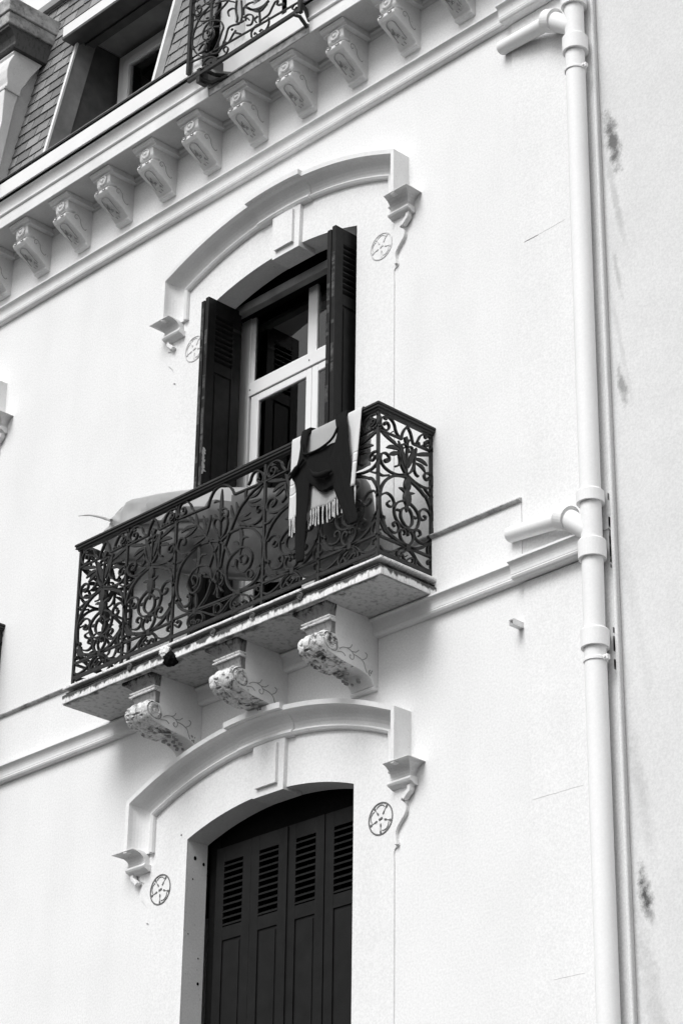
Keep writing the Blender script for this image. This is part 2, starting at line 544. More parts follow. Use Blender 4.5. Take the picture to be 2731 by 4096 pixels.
def copy_tree(o, parent=None, shift=(0, 0, 0)):
    c = o.copy()
    COL.objects.link(c)
    if parent is not None:
        mpi = o.matrix_parent_inverse.copy()
        c.parent = parent
        c.matrix_parent_inverse = mpi
    c.location = o.location + Vector(shift)
    for ch in list(o.children):
        copy_tree(ch, c)
    return c
PANEL=[[8,[[0.129,0.897],[0.108,0.9],[0.121,0.913],[0.162,0.917],[0.192,0.905],[0.192,0.884],[0.155,0.863],[0.097,0.861],[0.055,0.875],[0.038,0.903],[0.058,0.931],[0.12,0.954],[0.195,0.958],[0.262,0.945],[0.3,0.921],[0.317,0.893],[0.355,0.869],[0.397,0.858]]],['l16',[[0.087,0.946],[0.162,0.937]]],[11,[[0.25,0.872],[0.259,0.868]]],[8,[[0.014,0.843],[0.205,0.849],[0.422,0.852]]],[9,[[0.422,0.847],[0.443,0.888],[0.481,0.925],[0.536,0.956]]],[9,[[0.536,0.956],[0.582,0.933],[0.612,0.905],[0.633,0.874],[0.65,0.856]]],[8,[[0.65,0.856],[0.846,0.86],[1.06,0.864]]],[8,[[0.914,0.905],[0.889,0.906],[0.906,0.922],[0.949,0.923],[0.957,0.906],[0.914,0.886],[0.871,0.891],[0.872,0.91]]],[8,[[0.914,0.858],[0.88,0.874],[0.863,0.893]]],[8,[[0.726,0.884],[0.752,0.91],[0.795,0.94],[0.863,0.958],[0.949,0.957],[1.009,0.94],[1.035,0.913],[1.009,0.88],[0.948,0.858]]],[8,[[0.701,0.871],[0.752,0.88],[0.76,0.862]]],['l16',[[0.855,0.953],[0.906,0.934]]],[11,[[0.811,0.871],[0.824,0.87]]],[8,[[0.524,0.621],[0.525,0.697],[0.53,0.774],[0.536,0.821]]],['l20',[[0.536,0.802],[0.527,0.887]]],[8,[[0.489,0.874],[0.506,0.846],[0.536,0.836]]],[8,[[0.582,0.872],[0.557,0.855],[0.536,0.836]]],[8,[[0.536,0.815],[0.498,0.827],[0.448,0.818],[0.431,0.8],[0.456,0.792],[0.481,0.802]]],[8,[[0.536,0.802],[0.557,0.818],[0.608,0.827],[0.633,0.816],[0.599,0.792],[0.557,0.791],[0.565,0.804]]],[13,[[0.52,0.623],[0.44,0.667],[0.394,0.72],[0.385,0.764]]],['l26',[[0.498,0.671],[0.456,0.746],[0.372,0.832]]],['l20',[[0.389,0.771],[0.256,0.769],[0.148,0.746]]],['l20',[[0.389,0.753],[0.289,0.73],[0.198,0.708]]],['l18',[[0.389,0.789],[0.189,0.819],[0.039,0.839]]],['l10',[[0.314,0.798],[0.289,0.818]]],[8,[[0.389,0.722],[0.398,0.687],[0.373,0.662],[0.315,0.646]]],[10,[[0.524,0.624],[0.608,0.659],[0.658,0.704],[0.675,0.753],[0.701,0.831]]],['l26',[[0.557,0.678],[0.616,0.758],[0.709,0.838]]],['l20',[[0.692,0.789],[0.862,0.821],[1.043,0.849]]],['l20',[[0.684,0.763],[0.811,0.767],[0.917,0.751]]],['l18',[[0.692,0.734],[0.811,0.727],[0.878,0.698]]],[8,[[0.667,0.712],[0.671,0.679],[0.7,0.656],[0.747,0.649]]],[9,[[0.166,0.665],[0.141,0.665],[0.12,0.655],[0.141,0.647],[0.191,0.66],[0.207,0.682],[0.173,0.701],[0.116,0.704],[0.062,0.688],[0.042,0.657],[0.067,0.625],[0.142,0.602],[0.249,0.593],[0.374,0.599],[0.499,0.625]]],[9,[[0.929,0.667],[0.946,0.676],[0.951,0.668],[0.912,0.652],[0.87,0.657],[0.857,0.676],[0.895,0.698],[0.955,0.702],[1.006,0.686],[1.023,0.655],[0.988,0.622],[0.912,0.597],[0.81,0.592],[0.675,0.6],[0.574,0.617],[0.524,0.624]]],[13,[[0.524,0.608],[0.424,0.601],[0.324,0.586],[0.241,0.564],[0.151,0.528],[0.086,0.488],[0.046,0.442],[0.03,0.398]]],[13,[[0.541,0.608],[0.591,0.595],[0.675,0.582],[0.776,0.562],[0.852,0.539],[0.894,0.532],[0.945,0.497],[0.987,0.459],[1.012,0.421]]],[8,[[0.019,0.548],[0.085,0.546],[0.2,0.568]]],[8,[[0.861,0.586],[0.945,0.56],[1.022,0.548]]],[10,[[0.03,0.399],[0.035,0.347],[0.048,0.301],[0.081,0.266]]],[10,[[1.012,0.421],[1.028,0.381],[1.023,0.335],[0.993,0.292]]],[8,[[0.071,0.417],[0.136,0.439],[0.202,0.441],[0.259,0.427],[0.292,0.402],[0.289,0.385],[0.244,0.363],[0.186,0.362],[0.169,0.377],[0.214,0.398]]],[8,[[0.978,0.415],[0.936,0.442],[0.851,0.446],[0.784,0.426],[0.758,0.401],[0.767,0.381],[0.808,0.367],[0.867,0.377],[0.88,0.397],[0.842,0.398]]],[9,[[0.508,0.446],[0.425,0.431],[0.35,0.407],[0.305,0.376],[0.297,0.342],[0.318,0.309],[0.376,0.28],[0.458,0.264],[0.541,0.265],[0.633,0.27],[0.708,0.294],[0.745,0.33],[0.758,0.365],[0.733,0.397],[0.674,0.423],[0.591,0.44]]],[9,[[0.558,0.405],[0.458,0.388],[0.421,0.362],[0.417,0.325],[0.458,0.296],[0.533,0.275],[0.608,0.296],[0.633,0.336],[0.616,0.375],[0.566,0.403]]],[9,[[0.342,0.361],[0.408,0.366]]],[9,[[0.641,0.361],[0.708,0.36]]],['l40',[[0.541,0.608],[0.536,0.553],[0.528,0.511]]],['l44',[[0.532,0.53],[0.537,0.467],[0.533,0.41]]],['l20',[[0.533,0.436],[0.524,0.372]]],['l14',[[0.524,0.488],[0.457,0.513],[0.383,0.516]]],['l14',[[0.541,0.482],[0.582,0.506],[0.675,0.522]]],[8,[[0.31,0.243],[0.282,0.25],[0.286,0.266],[0.327,0.277],[0.368,0.264],[0.384,0.243],[0.368,0.22],[0.319,0.203],[0.253,0.202],[0.18,0.216]]],[8,[[0.745,0.247],[0.783,0.264],[0.766,0.283],[0.716,0.284],[0.674,0.265],[0.666,0.243],[0.699,0.222],[0.757,0.21],[0.833,0.211],[0.917,0.238],[0.976,0.268]]],[9,[[0.508,0.227],[0.475,0.249],[0.434,0.242],[0.405,0.217],[0.409,0.194],[0.442,0.17],[0.508,0.153]]],[9,[[0.525,0.242],[0.583,0.257],[0.633,0.244],[0.649,0.223],[0.632,0.196],[0.574,0.161]]],[10,[[0.525,0.262],[0.558,0.22]]],[8,[[0.475,0.217],[0.508,0.226]]],[16,[[0.081,0.266],[0.114,0.224],[0.18,0.187],[0.278,0.167]]],[14,[[0.262,0.171],[0.377,0.156],[0.459,0.149],[0.541,0.147]]],[14,[[0.993,0.292],[0.925,0.233],[0.824,0.188],[0.674,0.153],[0.541,0.141]]],['l14',[[0.033,0.246],[0.115,0.192],[0.197,0.172]]],[16,[[0.057,0.268],[0.122,0.272]]],[16,[[0.977,0.397],[1.045,0.399]]],[14,[[0.925,0.272],[1.001,0.278]]],[11,[[0.019,0.141],[0.279,0.141],[0.541,0.142],[0.699,0.143],[1.042,0.144]]],[26,[[0.541,0.161],[0.546,0.121]]],[9,[[0.028,0.073],[0.101,0.055],[0.206,0.061],[0.304,0.082],[0.393,0.112],[0.508,0.139]]],[9,[[0.575,0.14],[0.649,0.113],[0.715,0.079],[0.807,0.055],[0.907,0.048],[0.999,0.059]]],[8,[[1.008,0.104],[0.974,0.122],[0.924,0.113],[0.915,0.095],[0.936,0.091]]],[8,[[1.001,0.248],[0.925,0.209],[0.912,0.175],[0.933,0.151]]],[8,[[0.026,0.177],[0.066,0.187]]],[9,[[0.476,0.125],[0.393,0.109],[0.353,0.082],[0.353,0.059],[0.386,0.038]]],[9,[[0.575,0.128],[0.649,0.107],[0.69,0.079],[0.682,0.048]]],[8,[[0.394,0.056],[0.41,0.071],[0.451,0.077],[0.468,0.059],[0.509,0.045]]],[8,[[0.509,0.045],[0.566,0.071],[0.624,0.083],[0.645,0.069],[0.624,0.057]]],[14,[[0.517,0.084],[0.525,0.08]]],['l10',[[0.418,0.084],[0.509,0.112]]]]
CENTRE=[[9,[[0.517,0.357],[0.514,0.553],[0.513,0.705],[0.516,0.807]]],['l22',[[0.513,0.705],[0.516,0.807],[0.517,0.938]]],['l10',[[0.509,0.849],[0.463,0.868],[0.427,0.864]]],['l10',[[0.517,0.789],[0.557,0.789],[0.59,0.762]]],['l14',[[0.476,0.807],[0.55,0.757]]],[9,[[-0.003,0.867],[0.2,0.863],[0.365,0.857]]],[9,[[0.365,0.857],[0.38,0.898],[0.413,0.94],[0.457,0.964],[0.529,0.966],[0.593,0.937],[0.636,0.896],[0.66,0.857]]],[9,[[0.66,0.857],[0.828,0.852],[0.993,0.847]]],[8,[[0.521,0.579],[0.468,0.651],[0.437,0.705],[0.453,0.74],[0.489,0.732],[0.513,0.705]]],[8,[[0.521,0.579],[0.568,0.616],[0.591,0.666],[0.584,0.713],[0.552,0.734],[0.518,0.71]]],['l10',[[0.48,0.732],[0.461,0.755],[0.446,0.782]]],['l10',[[0.571,0.711],[0.588,0.729],[0.594,0.766]]],[8,[[0.503,0.361],[0.464,0.494],[0.409,0.583],[0.341,0.664],[0.253,0.758],[0.148,0.823],[0.035,0.85]]],[8,[[0.533,0.38],[0.558,0.479],[0.606,0.566],[0.663,0.656],[0.728,0.738],[0.796,0.78],[0.864,0.816],[0.976,0.844]]],['l16',[[0.254,0.747],[0.241,0.796],[0.219,0.854]]],['l16',[[0.206,0.783],[0.175,0.827],[0.137,0.85]]],['l16',[[0.148,0.82],[0.092,0.84],[0.017,0.853]]],['l18',[[0.253,0.755],[0.142,0.773],[0.061,0.757]]],['l18',[[0.245,0.749],[0.173,0.724],[0.101,0.711]]],['l18',[[0.341,0.662],[0.258,0.688],[0.185,0.686]]],['l18',[[0.351,0.65],[0.279,0.642],[0.217,0.626]]],['l18',[[0.36,0.653],[0.336,0.734],[0.313,0.809]]],['l18',[[0.359,0.659],[0.382,0.732],[0.4,0.789]]],['l14',[[0.369,0.645],[0.398,0.62],[0.435,0.604]]],['l16',[[0.679,0.674],[0.641,0.73],[0.628,0.79]]],['l16',[[0.687,0.683],[0.702,0.735],[0.681,0.797]]],['l18',[[0.706,0.66],[0.767,0.67],[0.845,0.675]]],['l18',[[0.716,0.652],[0.786,0.648],[0.847,0.636]]],['l18',[[0.707,0.652],[0.752,0.624],[0.806,0.598]]],['l16',[[0.788,0.777],[0.785,0.828],[0.801,0.852]]],['l16',[[0.815,0.757],[0.886,0.742],[0.955,0.738]]],['l16',[[0.815,0.752],[0.86,0.721],[0.931,0.7]]],['l16',[[0.831,0.781],[0.909,0.785],[0.968,0.824]]],[10,[[0.636,0.424],[0.583,0.505],[0.527,0.558],[0.417,0.595],[0.309,0.606],[0.219,0.591],[0.122,0.551],[0.062,0.494],[0.04,0.421],[0.041,0.347],[0.069,0.278]]],[10,[[0.402,0.416],[0.45,0.498],[0.526,0.563],[0.613,0.592],[0.71,0.598],[0.807,0.583],[0.896,0.538],[0.959,0.476],[0.992,0.411],[0.991,0.335],[0.977,0.268]]],[9,[[0.303,0.16],[0.38,0.212],[0.424,0.277],[0.439,0.328],[0.422,0.389],[0.374,0.435],[0.301,0.456],[0.221,0.439],[0.174,0.395],[0.169,0.346],[0.213,0.29],[0.268,0.286],[0.31,0.319],[0.32,0.372]]],[8,[[0.237,0.339],[0.216,0.384],[0.241,0.405],[0.284,0.371],[0.274,0.329],[0.229,0.319]]],[9,[[0.324,0.377],[0.304,0.404],[0.369,0.375]]],[9,[[0.751,0.155],[0.681,0.18],[0.625,0.233],[0.6,0.295],[0.6,0.361],[0.632,0.413],[0.701,0.444],[0.779,0.453],[0.841,0.421],[0.878,0.372],[0.864,0.31],[0.805,0.277],[0.744,0.289],[0.707,0.332],[0.713,0.38]]],[8,[[0.776,0.335],[0.811,0.336],[0.827,0.365],[0.79,0.397],[0.747,0.387],[0.758,0.351]]],[9,[[0.653,0.358],[0.697,0.351],[0.704,0.388]]],[9,[[0.086,0.663],[0.113,0.667],[0.111,0.699],[0.064,0.716],[0.034,0.684],[0.033,0.639],[0.081,0.602],[0.165,0.587],[0.255,0.598],[0.309,0.606]]],[7,[[0.03,0.548],[0.094,0.553],[0.157,0.569]]],[9,[[0.937,0.66],[0.954,0.666],[0.925,0.652],[0.91,0.679],[0.927,0.699],[0.966,0.684],[0.986,0.64],[0.962,0.597],[0.902,0.581],[0.806,0.586]]],[7,[[0.982,0.535],[0.929,0.551],[0.868,0.574]]],[9,[[0.527,0.26],[0.481,0.295],[0.474,0.335],[0.521,0.361],[0.567,0.321],[0.562,0.273],[0.51,0.248]]],[7,[[0.499,0.29],[0.502,0.245],[0.473,0.206]]],[7,[[0.503,0.361],[0.518,0.268],[0.561,0.207]]],[9,[[0.512,0.364],[0.514,0.258],[0.515,0.178]]],[14,[[0.418,0.315],[0.466,0.315]]],[14,[[0.546,0.313],[0.594,0.311]]],[9,[[0.165,0.269],[0.178,0.282],[0.207,0.252],[0.183,0.214],[0.119,0.22],[0.064,0.279]]],[13,[[0.05,0.283],[0.082,0.224],[0.167,0.174],[0.268,0.153]]],[14,[[0.977,0.268],[0.946,0.206],[0.88,0.17],[0.751,0.155]]],[14,[[0.033,0.271],[0.087,0.279]]],[12,[[0.943,0.275],[0.994,0.263]]],[8,[[0.869,0.216],[0.894,0.231],[0.866,0.271],[0.832,0.259],[0.843,0.218],[0.895,0.203],[0.945,0.228]]],['l22',[[0.272,0.616],[0.287,0.533],[0.268,0.414]]],['l12',[[0.297,0.507],[0.323,0.528],[0.369,0.515]]],['l12',[[0.263,0.483],[0.243,0.511],[0.206,0.522]]],['l22',[[0.726,0.621],[0.757,0.534],[0.742,0.405]]],['l12',[[0.75,0.497],[0.784,0.52],[0.828,0.508]]],['l12',[[0.725,0.487],[0.697,0.512],[0.671,0.514]]],['l14',[[0.264,0.276],[0.277,0.151]]],[10,[[0.024,0.156],[0.259,0.155],[0.516,0.15],[0.743,0.15],[1.0,0.142]]],[24,[[0.262,0.171],[0.26,0.133]]],[24,[[0.755,0.171],[0.752,0.133]]],[8,[[0.277,0.145],[0.359,0.118],[0.432,0.085],[0.513,0.064],[0.56,0.081],[0.553,0.116],[0.517,0.136],[0.483,0.124],[0.486,0.079],[0.513,0.062],[0.574,0.072],[0.641,0.114],[0.717,0.143]]],[8,[[0.269,0.142],[0.207,0.13],[0.183,0.087],[0.203,0.054]]],[8,[[0.278,0.139],[0.342,0.111],[0.362,0.073],[0.338,0.041]]],[8,[[0.744,0.136],[0.68,0.115],[0.665,0.075],[0.697,0.04]]],[8,[[0.761,0.134],[0.84,0.104],[0.876,0.062],[0.857,0.024]]],[8,[[0.875,0.095],[0.927,0.065],[0.978,0.078],[0.984,0.12],[0.95,0.134],[0.947,0.108]]],[8,[[0.036,0.114],[0.074,0.088],[0.104,0.113],[0.08,0.133],[0.054,0.121]]],[7,[[0.722,0.06],[0.695,0.084],[0.711,0.095],[0.739,0.066]]],[7,[[0.782,0.071],[0.816,0.078],[0.834,0.057],[0.809,0.048]]],[12,[[0.751,0.074],[0.756,0.062]]],[7,[[0.238,0.067],[0.227,0.092],[0.255,0.085],[0.266,0.054]]],[7,[[0.283,0.055],[0.3,0.079],[0.327,0.066],[0.31,0.054]]],[8,[[0.077,0.908],[0.062,0.929],[0.09,0.93],[0.106,0.899],[0.075,0.879],[0.032,0.898],[0.024,0.941],[0.054,0.972],[0.11,0.97],[0.159,0.933],[0.18,0.895],[0.218,0.866]]],[8,[[0.926,0.893],[0.914,0.88],[0.941,0.855],[0.975,0.861],[0.978,0.894],[0.946,0.932],[0.893,0.954],[0.85,0.933],[0.834,0.899],[0.809,0.878]]]]
TOPRAIL=[[10,[[-1.611,12.208],[-1.516,12.193],[-1.43,12.182],[-0.977,12.152],[-0.461,12.121]]],[9,[[-1.559,12.628],[-1.579,12.674],[-1.545,12.684],[-1.524,12.63],[-1.566,12.604],[-1.612,12.643],[-1.619,12.711],[-1.594,12.782]]],[9,[[-1.386,12.625],[-1.471,12.601],[-1.554,12.548],[-1.601,12.461],[-1.612,12.354],[-1.582,12.297]]],[9,[[-1.611,12.635],[-1.556,12.591],[-1.471,12.601]]],['l20',[[-1.406,12.678],[-1.409,12.567],[-1.419,12.447]]],[8,[[-1.466,12.521],[-1.44,12.514]]],[9,[[-1.427,12.284],[-1.491,12.36],[-1.487,12.427],[-1.446,12.461],[-1.394,12.461],[-1.307,12.413],[-1.269,12.337],[-1.284,12.304],[-1.314,12.238],[-1.362,12.18],[-1.412,12.165]]],[9,[[-1.437,12.456],[-1.39,12.389],[-1.37,12.322],[-1.419,12.294],[-1.473,12.336]]],[8,[[-1.449,12.372],[-1.434,12.399],[-1.414,12.353],[-1.439,12.346]]],[11,[[-1.374,12.394],[-1.313,12.368]]],[9,[[-1.421,12.17],[-1.499,12.198],[-1.572,12.278],[-1.603,12.35]]],[8,[[-1.538,12.273],[-1.488,12.303],[-1.452,12.269],[-1.467,12.236],[-1.518,12.235]]],[9,[[-1.404,12.168],[-1.309,12.139],[-1.246,12.215],[-1.216,12.295],[-1.166,12.296],[-1.098,12.273]]],[8,[[-1.227,12.17],[-1.261,12.182],[-1.254,12.205],[-1.21,12.168],[-1.162,12.211],[-1.13,12.235]]],[13,[[-1.137,12.218],[-1.077,12.172]]],[9,[[-1.181,12.262],[-1.165,12.267]]],[9,[[-1.323,12.091],[-1.239,12.074],[-1.207,12.112],[-1.234,12.147],[-1.259,12.139],[-1.243,12.104]]],[9,[[-1.485,12.108],[-1.461,12.136],[-1.411,12.144],[-1.35,12.112],[-1.331,12.068],[-1.355,12.053]]],[7,[[-1.46,12.108],[-1.443,12.113],[-1.424,12.083]]],[7,[[-1.399,12.09],[-1.374,12.091],[-1.364,12.065]]],[9,[[-1.368,12.6],[-1.264,12.571],[-1.159,12.499]]],[8,[[-1.213,12.404],[-1.224,12.452],[-1.174,12.452],[-1.13,12.414]]],[12,[[-1.134,12.499],[-1.139,12.419],[-1.118,12.338],[-1.125,12.301]]],[9,[[-1.083,12.471],[-1.068,12.339],[-1.082,12.277]]],[9,[[-1.051,12.329],[-1.054,12.386],[-1.004,12.4],[-0.954,12.386]]],[9,[[-1.05,12.301],[-1.0,12.302],[-0.949,12.26],[-0.963,12.199],[-1.013,12.213]]],[8,[[-1.032,12.264],[-1.016,12.283],[-0.99,12.248]]],[16,[[-1.037,12.391],[-0.951,12.316],[-0.852,12.289],[-0.787,12.308]]],[14,[[-1.003,12.358],[-0.884,12.265],[-0.803,12.289]]],[9,[[-0.88,12.168],[-0.847,12.177],[-0.783,12.183],[-0.752,12.22],[-0.721,12.257]]],[9,[[-0.913,12.186],[-0.931,12.223],[-0.899,12.232]]],[9,[[-0.958,12.081],[-0.96,12.129],[-0.912,12.158],[-0.862,12.145]]],[9,[[-0.782,12.155],[-0.779,12.1],[-0.81,12.062],[-0.843,12.067]]],[7,[[-0.933,12.088],[-0.918,12.1],[-0.9,12.07]]],[7,[[-0.876,12.084],[-0.852,12.092],[-0.827,12.064]]],[12,[[-0.884,12.279],[-0.871,12.149]]],[13,[[-0.687,12.212],[-0.622,12.189]]],[8,[[-0.721,12.257],[-0.688,12.253],[-0.703,12.221]]],[9,[[-0.524,12.122],[-0.539,12.103],[-0.515,12.077],[-0.491,12.091]]],[10,[[-1.115,12.282],[-1.048,12.273]]]]
# ================================================================ the street below
bm = bmesh.new(); box(bm, -150, 150, -150, 60, -0.4, 0.0)
tag(obj('road', bm, M['asphalt']), kind='structure')
bm = bmesh.new(); box(bm, -60, 60, -2.6, 0.05, 0.0, 0.14)
tag(obj('pavement', bm, M['pave'], bevel=0.01), kind='structure')

# ================================================================ the house
house = empty('town_house', (-1.03, 0, 0))
tag(house, 'white rendered corner town house with arched windows, carved corbels and slate mansard', 'house')
BAY = -4.37
UX, UHW, USP, URI = -1.039, 0.736, 10.408, 0.117      # upper opening
LX, LHW, LSP, LRI = -1.031, 0.756, 6.468, 0.132       # lower opening

def opening(xc, hw, zb, zs, rise):
    return [(xc - hw, zb)] + arch_pts(xc, hw, zs, rise) + [(xc + hw, zb)]

holes = [opening(UX, UHW, 7.60, USP, URI), opening(LX, LHW, 3.9, LSP, LRI), opening(UX + BAY, UHW, 7.60, USP, URI), opening(LX + BAY, LHW, 3.9, LSP, LRI)]
bm = bmesh.new()
plate_with_holes(bm, [(-9, 0), (1.762, 0), (1.762, 11.95), (-9, 11.95)], holes, 0.0, 0.45, mi_reveal=1, reveal_y=0.165)
# thick back of the masonry, so that nothing leaks
wall = obj('wall', bm, [M['wall'], M['reveal']], house)
bm = bmesh.new()
box(bm, 1.102, 1.760, -0.010, 0.0, 0.0, 7.345)
box(bm, 1.102, 1.760, -0.010, 0.0, 7.475, 11.30)
obj('corner_pilaster', bm, M['wall'], house, bevel=0.004)
# dark rooms behind
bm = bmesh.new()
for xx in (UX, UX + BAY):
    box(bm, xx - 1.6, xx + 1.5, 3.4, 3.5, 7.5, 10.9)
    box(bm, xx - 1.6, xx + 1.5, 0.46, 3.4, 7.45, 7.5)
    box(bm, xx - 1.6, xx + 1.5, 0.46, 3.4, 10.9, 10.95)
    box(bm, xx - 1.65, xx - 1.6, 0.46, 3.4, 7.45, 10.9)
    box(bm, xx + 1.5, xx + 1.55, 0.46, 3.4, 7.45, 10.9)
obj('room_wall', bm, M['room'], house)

# ---- raised window surrounds with their wavy console outline
half = [(.066, 5.90), (.066, 5.98), (.104, 6.004), (.094, 6.054), (.097, 6.092), (.126, 6.13), (.164, 6.17), (.176, 6.20), (.168, 6.236),
        (.134, 6.262), (.155, 6.278), (.181, 6.294), (.185, 6.35), (.170, 6.46)]
def surround(xc, hw, zb, zs, rise, dz, dx, top, name='window_surround'):
    hs = smooth_path([Vector((a, b)) for a, b in half], 3)
    right = [(xc + (p.x + 1.03) + dx, p.y + dz) for p in hs]
    out = [(right[0][0], zb)] + right + [(right[-1][0] - .02, zs + .23)] + [(xc + (.9 * math.cos(a)), top - .11 + .10 * math.sin(a)) for a in [math.pi * i / 8 for i in range(1, 8)]]
    left = [(2 * xc - x, z) for x, z in right][::-1]
    out += [(left[0][0] + .02, zs + .23)] + left + [(left[-1][0], zb)]
    bm = bmesh.new()
    plate_with_holes(bm, out, [], -0.020, -0.001)
    return bm
def surround_full(xc, hw, zb, zs, rise, dz, dx, top):
    hs = smooth_path([Vector((a, b)) for a, b in half], 3)
    right = [(xc + (p.x + 1.03) + dx, p.y + dz) for p in hs]
    left = [(2 * xc - x, z) for x, z in right][::-1]
    oa = arch_pts(xc, right[-1][0] - .02 - xc, zs + .20, top - zs - .20, 16)[::-1]
    arch = arch_pts(xc, hw, zs, rise)
    pts = [(right[0][0], zb)] + right + oa + left + [(left[-1][0], zb), (xc - hw, zb)] + arch + [(xc + hw, zb)]
    bm = bmesh.new()
    plate_with_holes(bm, pts, [], -0.009, 0.001)
    return bm
obj('window_surround', surround_full(LX, LHW, 3.9, LSP, LRI, 0, 0, 6.95), M['wall'], house)
s = obj('window_surround', surround_full(UX, UHW, 7.885, USP, URI, 3.93, -.01, 10.86), M['wall'], house)
copy_s = [s]

# ---- hairline cracks and block joints showing through the render
bm = bmesh.new()
putc = lambda u, v, d: Vector((u, -.0008 + d * .1, v))
CR = [(1.168, 9.616, 1.29, 9.619, .005), (1.293, 9.619, 1.50, 9.63, .0014), (1.139, 6.025, 1.50, 6.02, .0016), (1.254, 4.998, 1.47, 4.993, .0014)]
obj('hairline_crack', bm, M['faint2'], house) if False else bm.free()
for x0, z0, x1, z1, w_ in CR:
    bm = bmesh.new()
    pts = [(x0 + (x1 - x0) * i / 9, z0 + (z1 - z0) * i / 9 + random.uniform(-.002, .002)) for i in range(10)]
    rings = []
    for i, (a, b) in enumerate(pts):
        h = w_ * (1 if 0 < i < 9 else .2) * random.uniform(.6, 1)
        rings.append([Vector((a, -.0112, b + h / 2)), Vector((a, -.0100, b + h / 2)), Vector((a, -.0100, b - h / 2)), Vector((a, -.0112, b - h / 2))] if a > 1.1 or True else [])
    loft(bm, rings)
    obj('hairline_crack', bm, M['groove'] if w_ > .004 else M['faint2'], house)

# ---- rosettes beside the openings, groove shade painted as dark lines
def rosette(x, z, r, strong):
    bm = bmesh.new()
    put = lambda u, v, d: Vector((u, -0.0115 + d * 0.6, v))
    ring = [(x + r * math.cos(a), z + r * math.sin(a)) for a in [2 * math.pi * i / 28 for i in range(29)]]
    ribbon(bm, ring, 0.009, 0.006, put, k=1)
    for k in range(5):
        a = math.pi / 2 + 2 * math.pi * k / 5 + math.pi / 5
        e = (math.cos(a), math.sin(a))
        ribbon(bm, [(x + e[0] * r * .35, z + e[1] * r * .35), (x + e[0] * r * .95, z + e[1] * r * .95)], 0.0035, 0.004, put)
        ribbon(bm, [(x + e[0] * r * .30, z + e[1] * r * .30), (x + e[0] * r * .55, z + e[1] * r * .55)], 0.012, 0.006, put, leaf=True)
        ribbon(bm, [(x + e[0] * r * .74, z + e[1] * r * .74), (x + e[0] * r * .97, z + e[1] * r * .97)], 0.016, 0.006, put, leaf=True)
        b = a + math.pi / 5
        arc = []
        for i in range(9):
            t = -0.5 + i / 8
            rr = r * (.86 - .10 * (2 * t) ** 2)
            arc.append((x + rr * math.cos(b + t * .95), z + rr * math.sin(b + t * .95)))
        if k % 2 == 0: ribbon(bm, arc, 0.005, 0.004, put, k=1)
    ribbon(bm, [(x - r * .15, z - r * .05), (x + r * .15, z + r * .03)], 0.014, 0.006, put)
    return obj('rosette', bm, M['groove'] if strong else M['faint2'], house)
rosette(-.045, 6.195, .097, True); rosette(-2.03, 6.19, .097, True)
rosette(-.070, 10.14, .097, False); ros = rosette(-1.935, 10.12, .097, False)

# ---- hood mouldings
def cove(d0, y0, d1, y1, n=7):
    """concave quarter between two points"""
    return [(d0 + (d1 - d0) * math.sin(math.pi / 2 * i / n), y0 + (y1 - y0) * (1 - math.cos(math.pi / 2 * i / n))) for i in range(n + 1)]
def hood_prof(sy=1.0, ex=0.0, D=.130):
    p = [(-ex, 0), (-ex, -.022 * sy), (.004 - ex, -.036 * sy - ex), (.018 - ex, -.046 * sy - ex), (.030, -.040 * sy - ex), (.032, -.026 * sy - ex)]
    p += cove(.034, -.028 * sy - ex, D - .002, -.128 * sy - ex)
    p += [(D, -.140 * sy - ex), (D + .030 + ex, -.142 * sy - ex), (D + .032 + ex, 0)]
    return p
def hood(xc, hw, zs, rise, zb, name_parent=house):
    bm = bmesh.new()
    A = arch_pts(xc, hw, zs, rise, 28)
    path = [(xc - hw, zb)] + A + [(xc + hw, zb)]
    sweep_xz(bm, path, hood_prof())
    o = obj('hood_moulding', bm, M['trim'], name_parent)
    mid = [p for p in arch_pts(xc, hw, zs, rise, 80) if abs(p[0] - xc) < .262]
    bm = bmesh.new()
    sweep_xz(bm, mid, hood_prof(1.16, .006, .138))
    k = obj('raised_centre', bm, M['trim'], o)
    return o
h1 = hood(-1.035, 1.066, 6.695, .225, 6.450)
h2 = hood(-1.000, 1.010, 10.620, .205, 10.386)

